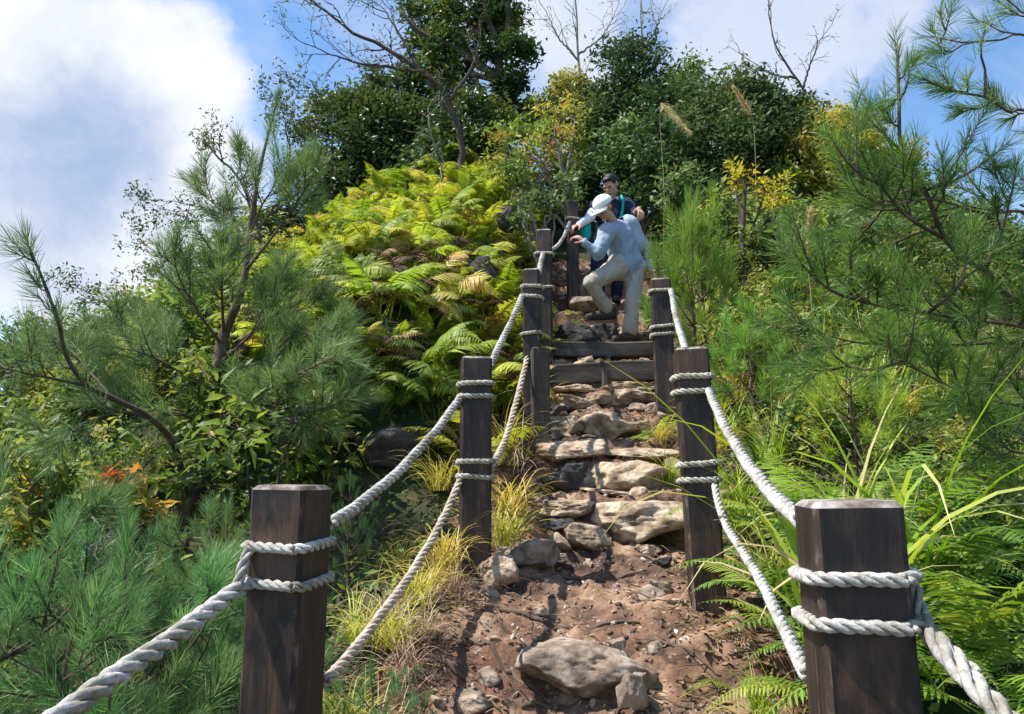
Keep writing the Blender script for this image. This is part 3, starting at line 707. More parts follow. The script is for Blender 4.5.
def fern_mesh(seed, nf, L, pairs, pl, pw, matn, tint=.5, up=(.5, 1.2), droop=(1.0, 1.9), name='fronds', curl=.3, stemh=0):
    global rng
    keep = rng; rng = np.random.default_rng(seed); mb = MB()
    a0 = rng.uniform(0, 6.28)
    for k in range(nf):
        a = a0 + k * 2.4 + rng.normal(0, .3); D = np.array([math.cos(a), math.sin(a), 0])
        p0 = np.array([rng.normal(0, .03), rng.normal(0, .03), 0])
        if stemh:
            hh = stemh * rng.uniform(.4, 1.1); q = p0 + D * hh * .35 + [0, 0, hh]; mb.tube([p0, (p0 + q) / 2 + D * .02, q], [.003, .0025, .002], 4, .9); p0 = q
        frond(mb, p0, D, rng.uniform(*up), L * rng.uniform(.65, 1.15), pairs, pl * rng.uniform(.8, 1.1), pw, rng.uniform(*droop), np.clip(tint + rng.normal(0, .17), 0, 1), curl)
    me = mb.mesh(name, M[matn]); rng = keep; return me

def grass_mesh(seed, n, L, w, matn, up=(.7, 1.4), droop=(.8, 2.4), tint=(.2, 1), base=.04, name='blades'):
    global rng
    keep = rng; rng = np.random.default_rng(seed); mb = MB(); k = 8
    for q in range(n):
        a = rng.uniform(0, 6.28); D = np.array([math.cos(a), math.sin(a), 0]); S_ = np.array([-D[1], D[0], 0]); l = L * rng.uniform(.45, 1.15)
        an = rng.uniform(*up); dr = rng.uniform(*droop); tw = rng.normal(0, .5); pos = [np.array([rng.normal(0, base), rng.normal(0, base), -.01])]
        t = np.linspace(0, 1, k + 1); V = []
        for s in range(k + 1):
            ww = w * (1 - t[s] ** 2.2) * .5 * min(1, .6 + t[s] * 2) + .0003; sd = S_ * math.cos(tw * t[s]) + np.array([0, 0, 1]) * math.sin(tw * t[s])
            V += [pos[-1] - sd * ww, pos[-1] + sd * ww]
            ang = an - dr * t[s] ** 1.6; pos.append(pos[-1] + (D * math.cos(ang) + np.array([0, 0, math.sin(ang)])) * l / k)
        i = np.arange(k)[:, None] * 2; F = np.concatenate([i, i + 1, i + 3, i + 2], 1)
        mb.add(np.array(V), F, np.clip(rng.uniform(*tint) + .35 * np.repeat(t, 2) ** 3, 0, 1))
    me = mb.mesh(name, M[matn]); rng = keep; return me

def leaf_clumps(leaf, wood, clumps, per, ls, src=(LEAF_V, LEAF_F), sub=9, up=.5, tint=(0, 1), root=None, br=.02, shell=.6, twigs=True):
    for (c, r) in clumps:
        c = np.array(c, float); r = np.broadcast_to(np.asarray(r, float), (3,))
        if root is not None and wood is not None:
            s = np.array(root(c), float); m = s * .45 + c * .55 + rng.normal(0, .08, 3) * r.mean() - [0, 0, .12 * r.mean()]
            Pb = resample([s, m, c], n=9); Pb[1:-1] += rng.normal(0, .015, (7, 3)); wood.tube(Pb, np.linspace(br, br * .3, 9), 6)
        bt = rng.uniform(*tint)
        for k in range(sub):
            d = rng.normal(size=3); d /= np.linalg.norm(d); f = shell + (1 - shell) * rng.random(); sc = c + d * r * f * .8
            if wood is not None and twigs: 
                mid = c * .5 + sc * .5 + rng.normal(0, .04, 3); wood.tube([c, mid, sc + d * r * .1], [br * .3, br * .2, .003], 4)
            n = int(per / sub * rng.uniform(.6, 1.4)); rr = r * .34
            P = sc + rng.normal(size=(n, 3)) * rr * .6
            out = (P - c) / r; Mx = rand_rot(n, up); 
            s = ls * rng.uniform(.6, 1.3, n)
            leaf.inst(src[0], src[1], Mx * s[:, None, None], P, np.clip(bt + rng.normal(0, .16) + rng.normal(0, .12, n), 0, 1))

# ------------------------------------------------------------------ the hero pines
def hero_left():
    base = np.array([*at(172, 540, 5.0)[:2], 0]); base[2] = gz(base[0], base[1]) - .1
    wood, leaf = MB(), MB()
    T = [base, at(178, 530, 5.0), at(196, 480, 5.0), at(208, 425, 5.0), at(216, 372, 5.05), at(224, 335, 5.1), at(243, 284, 5.1), at(251, 220, 5.15), at(262, 160, 5.2), at(279, 92, 5.25)]
    P = resample(T, step=.06); n = len(P); r = np.interp(np.linspace(0, 1, n), [0, .3, .6, 1], [.085, .06, .03, .006]); wood.tube(P, r * .72, 9)
    needles(leaf, P[-8], P[-1] - P[-8], 420, .10, .002, .65, .5)
    def b(pts, rad, **k):
        k['sub'] = k.get('sub', 4) * 1.35 if k.get('start', 0) < .6 else 2; k['w'] = .0026; k['NL'] = .125; pine_branch(wood, leaf, [at(*p) for p in pts], rad, **k)
    b([(186, 505, 5.0), (176, 450, 4.7), (150, 418, 4.4), (112, 398, 4.2), (85, 384, 4.05), (66, 355, 3.95), (59, 325, 3.9), (45, 285, 3.85), (27, 243, 3.8)], .024, start=.62, sub=2, nn=60, sublen=.16, tint=.3, tipshoot=.32)
    b([(88, 386, 4.05), (60, 380, 3.9), (20, 372, 3.7), (-20, 362, 3.6)], .010, sub=5, nn=80)
    b([(112, 398, 4.2), (90, 372, 4.3), (70, 350, 4.5), (40, 335, 4.6)], .008, sub=5, nn=80)
    b([(150, 418, 4.4), (120, 412, 4.2), (80, 425, 4.0), (45, 440, 3.9)], .010, sub=5, nn=80)
    b([(207, 432, 5.0), (240, 406, 4.7), (290, 378, 4.4), (336, 356, 4.2)], .016, sub=6, nn=90, start=.3)
    b([(207, 428, 5.0), (235, 400, 5.2), (280, 392, 5.4), (330, 385, 5.5)], .014, sub=6, nn=80, start=.3)
    b([(205, 430, 5.0), (185, 415, 4.8), (150, 410, 4.7), (105, 395, 4.5)], .013, sub=6, nn=80)
    b([(222, 345, 5.08), (200, 315, 4.9), (180, 280, 4.8), (172, 250, 4.75)], .012, sub=6)
    b([(224, 335, 5.1), (222, 300, 4.9), (222, 268, 4.8), (218, 240, 4.75)], .012, sub=8)
    b([(218, 365, 5.06), (250, 335, 5.0), (275, 300, 4.95), (277, 268, 4.9)], .012, sub=7)
    b([(214, 385, 5.04), (190, 355, 5.2), (150, 335, 5.4), (110, 318, 5.5)], .012, sub=7)
    b([(212, 400, 5.04), (180, 372, 4.9), (140, 352, 4.8), (95, 345, 4.7)], .012, sub=7)
    b([(246, 270, 5.1), (270, 240, 5.0), (295, 205, 4.95), (318, 170, 4.9)], .012, sub=5, nn=110, start=.5, tipshoot=.3)
    b([(248, 255, 5.1), (235, 225, 5.2), (215, 205, 5.3), (205, 180, 5.35)], .010, sub=5)
    b([(250, 235, 5.1), (262, 205, 5.0), (275, 185, 4.95), (285, 160, 4.9)], .009, sub=5)
    b([(253, 205, 5.15), (243, 180, 5.2), (238, 155, 5.2)], .007, sub=4)
    b([(240, 406, 4.7), (270, 405, 4.5), (310, 412, 4.3), (345, 400, 4.2)], .009, sub=7)
    b([(216, 372, 5.05), (262, 362, 4.9), (310, 340, 4.8), (345, 335, 4.75)], .011, sub=7)
    b([(218, 360, 5.05), (255, 330, 5.2), (300, 310, 5.3), (330, 305, 5.3)], .010, sub=6)
    o = empty('pine_tree', base, 'tall slender pine at left with a long bare limb rising toward the cloud', 'pine tree')
    for mb, nm, mt, sm in ((wood, 'trunk', 'bark_pine', True), (leaf, 'needles', 'pine_blue', False)):
        mb.V = [v - base for v in mb.V]; mb.build(nm, M[mt], o, sm)
hero_left()

def hero_right():
    bx, by = 3.6, 3.9; base = np.array([bx, by, gz(bx, by) - .1])
    wood, leaf = MB(), MB()
    P = resample([base, base + [-.05, 0, .8], base + [-.1, -.1, 1.6], base + [-.05, -.1, 2.6], base + [0, -.1, 3.8]], step=.06); n = len(P)
    wood.tube(P, np.linspace(.09, .02, n), 9)
    tr = lambda z: P[np.argmin(np.abs(P[:, 2] - z))]
    def b(pts, rad, **k):
        q = [at(*p) for p in pts]; k['sub'] = k.get('sub', 4) * .75; k['w'] = .0025; k.setdefault('nn', 85); k.setdefault('start', .1)
        if q[0][0] > q[-1][0] and pts[0][0] > 1000: q = [tr(q[0][2] - .15)] + q
        pine_branch(wood, leaf, q, rad, **k)
    b([(1030, 305, 3.6), (985, 270, 3.4), (948, 243, 3.3), (925, 190, 3.2), (902, 150, 3.15), (899, 100, 3.1), (897, 46, 3.1)], .024, sub=3, start=.25, tipshoot=.36, nn=80, sublen=.18)
    b([(1040, 115, 3.4), (1010, 112, 3.3), (985, 97, 3.2), (955, 92, 3.15), (930, 82, 3.1)], .014, sub=4, sublen=.2)
    b([(985, 97, 3.2), (985, 70, 3.2), (980, 50, 3.15), (985, 30, 3.15)], .007, sub=2, nn=55)
    b([(1040, 40, 3.4), (1000, 40, 3.3), (965, 44, 3.2), (945, 55, 3.15), (935, 35, 3.15)], .010, sub=3, nn=55)
    b([(1050, 25, 3.3), (1024, 14, 3.2), (1008, 0, 3.2), (990, -12, 3.15)], .009, sub=2, nn=55)
    b([(1040, 215, 3.5), (985, 213, 3.3), (931, 199, 3.15), (885, 205, 3.05), (855, 190, 3.0)], .013, sub=7)
    b([(943, 238, 3.3), (905, 215, 3.1), (880, 185, 3.0), (858, 170, 2.95), (856, 112, 2.95)], .010, sub=6)
    b([(1040, 330, 3.6), (971, 320, 3.3), (928, 313, 3.1), (869, 303, 2.95), (848, 280, 2.9), (845, 262, 2.9)], .015, sub=8)
    b([(1040, 346, 3.7), (950, 345, 3.5), (854, 342, 3.3), (785, 317, 3.2)], .013, sub=6)
    b([(928, 313, 3.1), (960, 285, 3.0), (965, 260, 3.0), (970, 235, 2.95)], .008, sub=7)
    b([(869, 303, 2.95), (830, 290, 2.9), (800, 262, 2.9), (790, 240, 2.9)], .009, sub=7)
    b([(925, 190, 3.2), (955, 180, 3.2), (980, 165, 3.2), (1000, 150, 3.2)], .009, sub=7)
    b([(920, 185, 3.2), (890, 200, 3.3), (860, 235, 3.4), (820, 245, 3.5)], .010, sub=7)
    b([(940, 225, 3.3), (900, 240, 3.4), (870, 262, 3.5), (840, 300, 3.6)], .010, sub=7)
    b([(1040, 410, 3.4), (968, 393, 3.1), (935, 379, 2.95), (905, 360, 2.85), (880, 330, 2.85)], .012, sub=9)
    b([(1040, 455, 3.2), (1004, 444, 3.0), (985, 425, 2.9), (965, 400, 2.85)], .010, sub=8)
    b([(985, 270, 3.4), (1000, 235, 3.3), (1010, 200, 3.25), (1015, 175, 3.2)], .010, sub=8)
    b([(905, 360, 2.85), (870, 370, 2.8), (840, 362, 2.8), (825, 340, 2.8)], .008, sub=8)
    b([(900, 150, 3.15), (880, 130, 3.1), (868, 118, 3.1)], .007, sub=4, nn=70)
    o = empty('pine_tree', base, 'large pine at the right edge with dark limbs reaching over the bank', 'pine tree')
    for mb, nm, mt, sm in ((wood, 'trunk', 'bark_pine', True), (leaf, 'needles', 'pine_right', False)):
        mb.V = [v - base for v in mb.V]; mb.build(nm, M[mt], o, sm)
M['pine_right'] = leaf_mat('green_pine_needles', [(0, (.035, .08, .022)), (.5, (.085, .175, .042)), (.85, (.18, .30, .065)), (1, (.34, .39, .10))], .38, .42, .2)
hero_right()

# ------------------------------------------------------------------ young pines
NP = ('trunk', 'needles')
blueA = pine_mesh(1.5, 21, .55, 110, .10, .0019, 5, 5, 'pine_blue', .4, 1.6); blueB = pine_mesh(1.15, 22, .65, 110, .10, .0019, 5, 4, 'pine_blue', .55, 1.6); blueC = pine_mesh(1.8, 23, .45, 110, .10, .002, 6, 5, 'pine_blue', .3, 1.6)
farA = pine_mesh(2.3, 24, .42, 60, .12, .0032, 8, 5, 'pine_blue', .45, 3)
freshA = pine_mesh(.9, 25, .42, 90, .13, .0034, 5, 4, 'pine_fresh', .6, 2); freshB = pine_mesh(1.25, 26, .4, 85, .13, .0034, 6, 4, 'pine_fresh', .45, 2)
protos = {}
def put_pine(kind, meshes, pxp, pyp_top, d, hgt, label, group, rz=None, name='pine_sapling'):
    p = at(pxp, pyp_top, d); z = gz(p[0], p[1]); want = p[2] - z
    sc = float(np.clip(want / hgt, .35, 2.2)); z = p[2] - hgt * sc if want > 0 else z
    z = min(z, gz(p[0], p[1]))
    rz = random.uniform(0, 6.28) if rz is None else rz
    if kind not in protos: protos[kind] = plant_from(meshes, NP, name, (p[0], p[1], z), label, 'pine', group, rz, sc); return protos[kind]
    return dup(protos[kind], (p[0], p[1], z), rz, sc, label, group)
G1 = 'young pines below the left rope'
LP = [('A', 25, 478, 2.9, 'young pine with a dark upright stem at the left edge'), ('B', 105, 560, 2.5, 'blue green young pine below the forked dry twig'), ('C', 60, 610, 2.2, 'low young pine spreading along the lower left corner'),
      ('A', 175, 570, 2.9, 'young pine just above the thick left rope'), ('B', 215, 520, 3.3, 'young pine close against the left side of the nearest left post'), ('C', 130, 520, 3.6, 'young pine under the orange-leaved shrub'),
      ('A', 75, 530, 3.2, 'young pine between the orange shrub and the left edge'), ('C', 352, 480, 3.9, 'slim young pine rising behind the upper left rope'), ('A', 385, 325, 5.3, 'bushy blue green pine in front of the yellow ferns'),
      ('B', 10, 590, 2.3, 'young pine cut off by the left edge of the picture'), ('A', 375, 672, 2.6, 'pine tuft low beside the nearest left post'), ('B', 120, 645, 2.5, 'young pine directly behind the thick left rope'),
      ('A', 290, 505, 4.0, 'pine sapling behind the top of the nearest left post'), ('C', 250, 590, 2.9, 'pine sapling hidden behind the lower part of the nearest left post')]
MESH = {'A': (blueA, 1.5), 'B': (blueB, 1.15), 'C': (blueC, 1.8)}
for k, a, b_, d, lab in LP:
    o_ = put_pine('blue' + k, MESH[k][0], a, b_, d, MESH[k][1], lab, G1)
    if a in (385, 352, 290): o_.scale.x = o_.scale.y = o_.scale.z * .5
for a, b_, d, lab in [(20, 345, 6.5, 'distant pine on the left skyline at the picture edge'), (95, 318, 7.5, 'distant pine on the left skyline behind the rising bare limb'), (150, 322, 7.0, 'distant pine on the left skyline next to the slender trunk'), (60, 400, 6.0, 'pine below the skyline at far left with pale gaps of sky')]:
    put_pine('far', farA, a, b_, d, 2.3, lab, 'distant pines on the left slope', name='pine')
G2 = 'young pines on the right bank'
for k, a, b_, d, lab in [('f', 690, 214, 6.2, "bright young pine in front of the hiker's back"), ('g', 705, 240, 6.2, 'bright young pine above the second right post'), ('f', 748, 318, 5.2, 'small bright pine right of the white rope'),
      ('g', 800, 262, 6.6, 'green young pine among the golden stalks'), ('f', 850, 352, 4.3, 'green young pine above the sword ferns'), ('g', 905, 305, 5.2, 'green young pine behind the dark limbs at right'),
      ('f', 960, 350, 4.6, 'green young pine near the bare reddish soil'), ('g', 1000, 310, 5.8, 'green young pine at the right edge below the sky gap')]:
    m_, h_ = (freshA, .9) if k == 'f' else (freshB, 1.25); o_ = put_pine('fresh' + k, m_, a, b_, d, h_, lab, G2); o_.scale.x = o_.scale.y = .8 if a == 690 else min(o_.scale.z, .62)

# ------------------------------------------------------------------ ferns
def thing_mesh(name, me, loc, label, cat, group, rz=0, sc=1, tilt=(0, 0)):
    o = link(name, me, None, loc); o.rotation_euler = (tilt[0], tilt[1], rz); o.scale = (sc,) * 3; return tag(o, label, cat, group)
bankf = [fern_mesh(40 + k, 13, .40, 20, .115, .019, 'fern', .25 + .13 * k, (.2, 1.1), (.8, 2.2), 'fern', .9, .26) for k in range(5)]
swordf = [fern_mesh(60 + k, 9, .85, 34, .115, .017, 'fern_green', .35 + .12 * k, (.5, 1.15), (.9, 1.7), 'fern', .3) for k in range(3)]
def visible(p, m=25):
    if p[1] < .5: return False
    x, y = project(p); return -m < x < 1024 + m and -m < y < 714 + m
cnt = 0; tries = 0; pts = []
while cnt < 270 and tries < 20000:
    tries += 1; y = random.uniform(4.6, 11.5); x = cx(y) - random.uniform(.72, 3.6)
    z = gz(x, y); q, w_ = project((x, y, z + .4))
    if not (255 < q < 560 and 130 < w_ < 440) or not visible((x, y, z)): continue
    if (w_ > 330 and q < 330) or (w_ > 375 and q < 440): continue
    if q > 520 and x > cx(y) - 1.0 and y > 5.5: continue
    if any((x - a) ** 2 + (y - b_) ** 2 < .21 ** 2 for a, b_ in pts): continue
    pts.append((x, y)); cnt += 1
    thing_mesh('fern', bankf[cnt % 5], (x, y, z - .03), 'yellow green fern in the dense sunlit mass on the bank left of the stair', 'fern', 'ferns massed on the left bank', random.uniform(0, 6.28), random.uniform(.55, 1.25), (random.gauss(0, .3), random.gauss(0, .3)))
deadf = [fern_mesh(160 + k, 12, .42, 16, .10, .016, 'litter', .25 + .2 * k, (-.2, .7), (.8, 2.0), 'fern', .9, .10) for k in range(3)]  # withered fronds, added partly to put dark shade into the bank's recesses
cnt = 0
for k in range(3000):
    if cnt >= 60: break
    y = random.uniform(4.3, 9.5); x = cx(y) - random.uniform(.65, 3.2); z = gz(x, y); q, w_ = project((x, y, z + .2))
    if not (270 < q < 545 and 180 < w_ < 475): continue
    cnt += 1; thing_mesh('dead_fern', deadf[cnt % 3], (x, y, z + .05), 'brown withered fern, put in partly as recess shade, hanging between the living ferns and the upper left rope', 'fern', 'withered ferns on the left bank', random.uniform(0, 6.28), random.uniform(.7, 1.2), (random.gauss(0, .2), random.gauss(0, .2)))
FR = [(780, 490, 3.1, .72, 'sword fern arching beside the lower right rope'), (830, 560, 2.6, .5, 'sword fern between the second right post and nearest right post'), (880, 450, 3.1, 1.0, 'big sword fern behind the nearest right post with the long curved frond'),
      (950, 470, 2.9, 1.05, 'broad sword fern with fronds fanning at right of the nearest right post'), (975, 555, 2.4, .8, 'sword fern in shade at the right edge'), (825, 470, 3.4, .9, 'sword fern under the strap-leaved clump'), (1030, 640, 2.2, .5, 'small sword fern in the lower right corner'),
      (738, 590, 2.95, .26, 'small fern in the shade at the foot of the second right post'), (715, 420, 4.5, .4, 'little fern at the path edge behind the second right post'), (920, 545, 2.5, .7, 'sword fern just right of the nearest right post'), (775, 430, 4.0, .75, 'sword fern beside the upper right rope'),
      (990, 440, 3.4, .95, 'sword fern under the pine limb at the right edge'), (860, 540, 2.7, .8, 'sword fern hidden behind the nearest right post')]
for k, (a, b_, d, sc, lab) in enumerate(FR):
    p = at(a, b_, d); z = gz(p[0], p[1]); thing_mesh('sword_fern', swordf[k % 3], (p[0], p[1], max(z, p[2] - .45) if p[2] - .3 > z else z), lab, 'fern', 'sword ferns on the right bank', k * 2.1, sc)
bigf = [fern_mesh(260 + k, 5, 1.0, 34, .17, .021, 'fern_green', .5 + .15 * k, (.8, 1.3), (.9, 1.7), 'fern', .25) for k in range(2)]
for k, (a, b_, d, sc, rz_, lab) in enumerate([(915, 480, 2.75, .95, .5, 'largest fern, its long arching frond curving above the right side of the nearest right post'), (822, 510, 2.9, .6, .6, 'large fern between the two right ropes'), (860, 430, 3.3, .9, 3.6, 'large upright fern behind the strap leaved clump'), (985, 500, 2.6, .8, 1.2, 'large fern cut by the right edge of the picture')]):
    p = at(a, b_, d); z = gz(p[0], p[1]); thing_mesh('sword_fern', bigf[k % 2], (p[0], p[1], z), lab, 'fern', 'sword ferns on the right bank', rz_, sc)
# small ferns on the shaded edge of the stair
for k, (a, b_, d) in enumerate([(560, 300, 7.3), (566, 262, 7.8), (655, 420, 5.3), (545, 330, 6.9)]):
    p = at(a, b_, d); thing_mesh('fern', swordf[k % 3], (p[0], p[1], gz(p[0], p[1])), ['small fern left of the hiker above the timber steps', "small fern under the hiker's gripping hand", 'small fern at the right edge of the stair below the farthest right post', 'small fern at the left end of the timber steps'][k], 'fern', 'small ferns at the stair edges', k, .4)

# ------------------------------------------------------------------ grasses
gold = [grass_mesh(70 + k, 90, .42, .007, 'grass_gold', tint=(.05, .8)) for k in range(3)]
straw = [grass_mesh(80 + k, 80, .45, .005, 'straw', (.3, 1.3), (.8, 2.6)) for k in range(2)]
green = [grass_mesh(90 + k, 80, .55, .008, 'grass_green', tint=(.1, .75)) for k in range(3)]
strap = grass_mesh(99, 30, .95, .019, 'grass_green', (1.3, 1.55), (.4, 2.7), (.35, .95), .04)
tall = grass_mesh(98, 40, .9, .010, 'grass_gold', (1.15, 1.5), (.2, 1.1), (.3, .9), .05)
def put_grass(me, a, b_, d, sc, lab, grp, name='grass_tuft', dz=0):
    p = at(a, b_, d); z = float(on_ground(np.array([p[0]]), np.array([p[1]]))[0])
    z = z if abs(z - p[2]) > .5 else max(z, min(p[2], z + .08))
    return thing_mesh(name, me, (p[0], p[1], z - .02), lab, 'grass', grp, random.uniform(0, 6.28), sc)
g1 = 'yellow grass tufts along the left railing'
for k, (a, b_, d, sc, m, lab) in enumerate([(503, 520, 4.1, .95, gold[0], 'bright yellow grass tuft right of the second left post'), (512, 480, 4.4, .9, gold[1], 'yellow grass tuft above the brown block by the second left post'),
    (440, 470, 3.9, .8, gold[2], 'yellow grass tuft left of the second left post under the upper rope'), (420, 520, 3.5, .8, gold[0], 'yellow grass tuft beside the lower tan rope near the second left post'), (395, 575, 3.1, .7, gold[1], 'sparse yellow grass at the middle of the lower tan rope'),
    (515, 440, 4.8, 1.0, straw[0], 'straw coloured tuft between second and third left posts'), (505, 410, 4.9, .9, gold[2], 'yellow grass hanging by the third left post'), (440, 415, 4.6, .9, gold[0], 'yellow grass tuft behind the top of the second left post'),
    (470, 390, 5.1, .9, straw[1], 'pale dry tuft above the second left post'), (400, 450, 4.3, .7, gold[1], 'yellow grass just above the upper left rope'), (425, 610, 3.1, .55, straw[0], 'dry straw tuft on the left edge of the path'),
    (380, 640, 2.6, .6, straw[1], 'dry straw tuft behind the nearest left post'), (455, 560, 3.5, .5, straw[0], 'dry tuft at the foot of the second left post'), (530, 372, 5.7, .8, gold[2], 'grass drooping over the short grey post'), (360, 560, 3.2, .7, gold[2], 'yellow grass between the two left ropes'), (385, 545, 3.3, .8, straw[0], 'dry straw tuft under the upper left rope'), (405, 600, 2.95, .6, straw[1], 'bleached tuft right of the lower tan rope'), (350, 610, 2.7, .7, gold[1], 'yellow tuft close behind the nearest left post'), (445, 505, 3.7, .8, gold[0], 'yellow tuft touching the left side of the second left post')]):
    put_grass(m, a, b_, d, sc, lab, g1)
g2 = 'grass tufts on the right bank'
for k in range(26):
    y = random.uniform(4.4, 8.5); x = cx(y) + random.uniform(.8, 2.6)
    if visible((x, y, gz(x, y) + .4)): thing_mesh('tall_grass', tall if k % 3 else strap, (x, y, gz(x, y) - .02), 'tall golden grass standing among the pines above the second right post', 'grass', 'tall golden grasses on the right bank', random.uniform(0, 6.28), random.uniform(.5, .9))
put_grass(strap, 832, 500, 2.7, 1.45, 'clump of broad yellow green strap leaves behind the nearest right post', g2, 'strap_grass')
put_grass(strap, 893, 500, 2.9, 1.3, 'smaller strap leaved clump arching right of the nearest right post', g2, 'strap_grass')
for k, (a, b_, d, sc, m, lab) in enumerate([(735, 290, 5.6, .8, tall, 'tall golden grass stalks beside the small bright pines'), (810, 290, 5.2, .8, tall, 'tall golden stalks right of the pines on the bank'), (765, 345, 4.6, .9, green[0], 'green tuft above the upper right rope'),
    (790, 400, 4.0, .9, straw[0], 'dry bleached tuft above the strap leaved clump'), (830, 400, 3.9, .9, green[1], 'green tuft beside the bleached tuft'), (870, 420, 3.6, .9, straw[1], 'dry tuft under the dark pine limb'), (735, 400, 4.4, .8, green[2], 'green tuft right of the second right post'),
    (720, 350, 5.0, .8, gold[0], 'yellow tuft behind the top of the second right post'), (940, 650, 1.8, .6, gold[1], 'yellow tuft below the right rope'), (985, 660, 1.9, .7, green[0], 'green tuft in the lower right corner'), (1010, 600, 2.3, .7, straw[1], 'straw tuft at the right edge'),
    (960, 600, 2.2, .7, gold[2], 'yellow tuft right of the nearest right post'), (770, 690, 2.2, .55, straw[0], 'straw tuft left of the nearest right post'), (745, 640, 2.6, .5, straw[1], 'straw tuft under the lower right rope'), (660, 400, 5.2, .5, gold[1], 'small tuft at the foot of the farthest right post'),
    (668, 450, 4.6, .5, green[2], 'small green tuft on the stair edge left of the second right post'), (900, 640, 1.9, .6, straw[0], 'dry tuft hugging the nearest right post'), (1000, 400, 4.0, .7, straw[1], 'dry tuft on the bare reddish soil at right'), (690, 310, 5.6, .8, gold[2], 'yellow tuft beside the farthest right post'),
    (840, 330, 4.9, .9, green[0], 'green tuft in the middle of the right bank'), (925, 400, 3.9, .9, green[1], 'green tuft above the big sword fern'), (760, 620, 2.7, .5, green[1], 'green tuft beside the lower right rope')]):
    put_grass(m, a, b_, d, sc, lab, g2)
cnt = 0; tries = 0; pts = []
while cnt < 120 and tries < 9000:
    tries += 1; y = random.uniform(3.6, 10); x = cx(y) + random.uniform(.8, 5.5); z = gz(x, y)
    if not visible((x, y, z + .3)): continue
    if any((x - a) ** 2 + (y - b_) ** 2 < .38 ** 2 for a, b_ in pts): continue
    pts.append((x, y)); cnt += 1; me = [green[0], gold[1], green[2], gold[0], straw[0], green[1], straw[1], gold[2]][cnt % 8]
    thing_mesh('grass_tuft', me, (x, y, z - .02), 'grass tuft in the tangled cover on the right bank', 'grass', 'grass tufts covering the right bank', random.uniform(0, 6.28), random.uniform(.6, 1.0))

# rubble along the stair
rub = [rock_mb((.1, .085, .06), 700 + k, ICO4, 8).mesh('rubble', M[['rock', 'rock_pale', 'rock_dark', 'rock'][k % 4]], True) for k in range(8)]
cnt = 0
for k in range(400):
    if cnt >= 130: break
    y = 2.7 + 5.6 * random.random() ** .8; e_ = random.choice((-1, 1)); xr = e_ * random.uniform(.12, .62) if y > 4.2 else e_ * random.uniform(.3, .75)
    x = cx(y) + xr; p = (x, y, pz(x, y)); s_ = random.choice((.4, .5, .6, .8, 1.2))
    if not visible(p, -10): continue
    cnt += 1; o_ = thing_mesh('stone', rub[k % 8], (x, y, p[2] + .012 * s_), 'small loose stone in the rubble along the stony stair', 'stone', 'loose rubble stones on the stair', random.uniform(0, 6.28), s_, (random.uniform(-.5, .5), random.uniform(-.5, .5)))
# roots laid bare in the trodden earth
for k, pts_ in enumerate([[(470, 640), (500, 662), (535, 690), (560, 712)], [(612, 668), (622, 690), (618, 712)], [(500, 610), (540, 622), (590, 628), (640, 622)], [(655, 640), (690, 655), (720, 680)], [(560, 575), (600, 580), (645, 572)], [(445, 660), (480, 690), (500, 714)], [(640, 690), (668, 700), (700, 712)], [(520, 702), (560, 708), (600, 700)]]):
    P = []
    for a, b_ in pts_:
        best = min(np.linspace(2.4, 4.4, 80), key=lambda d: abs(pz(at(a, b_, d)[0], d) - at(a, b_, d)[2])); q = at(a, b_, best); P.append([q[0], q[1], pz(q[0], q[1]) + .004])
    P = resample(P, step=.02); P = P + .006 * np.stack([vnoise(P, 14, 60 + k + c) for c in range(3)], 1)
    P[:, 2] = path_z(P[:, 0], P[:, 1]) + .003 + .006 * np.sin(np.linspace(0, 9, len(P)))
    mb = MB(); mb.tube(P, np.linspace(.009, .003, len(P)) * (1 + .2 * (k % 3)), 7)
    for q in range(2, len(P) - 2, 3):
        dv = rng.normal(0, .05, 3); dv[2] = abs(dv[2]) * .2; mb.tube([P[q], P[q] + dv * .6, P[q] + dv - [0, 0, .01]], [.003, .002, .001], 4)
    mb_o = mb.build('root', M['bark_pine'], smooth=True, origin=P[0]); tag(mb_o, ['root running down left of the nearest large rock', 'root right under the nearest large rock', 'root lying across the dirt above the nearest large rock', 'root at the right side of the path below the second right post', 'thin root across the dirt below the lowest stone step', 'root along the lower left edge of the path', 'root in the lower right of the path', 'root at the bottom edge below the nearest large rock'][k], 'root', 'roots showing in the path')
# low shrubs filling the slopes
def shrub_mesh(seed, matn, ls, tint):
    global rng
    keep = rng; rng = np.random.default_rng(seed); w, l = MB(), MB()
    cl = [(np.array([rng.normal(0, .16), rng.normal(0, .16), rng.uniform(.18, .42)]), .17) for _ in range(6)]
    leaf_clumps(l, w, cl, 150, ls, (LEAF_V, LEAF_F), 6, .5, tint, lambda c: np.array([0, 0, -.02]), .008, .5)
    r = (w.mesh('stems', M['bark']), l.mesh('leaves', M[matn])); rng = keep; return r
SH = [shrub_mesh(501, 'leaf_mid', .06, (.1, .7)), shrub_mesh(502, 'leaf_mid', .05, (.3, 1)), shrub_mesh(503, 'leaf_gloss', .07, (.2, .8)), shrub_mesh(504, 'leaf_dark', .06, (.3, 1)), shrub_mesh(505, 'leaf_yellow', .05, (0, .5))]
SHP = {}
def put_shrub(v, x, y, sc_, lab, grp):
    z = gz(x, y) - .03
    if v not in SHP: SHP[v] = plant_from(SH[v], ('stems', 'leaves'), 'low_shrub', (x, y, z), lab, 'shrub', grp, random.uniform(0, 6.28), sc_)
    else: dup(SHP[v], (x, y, z), random.uniform(0, 6.28), sc_, lab, grp)
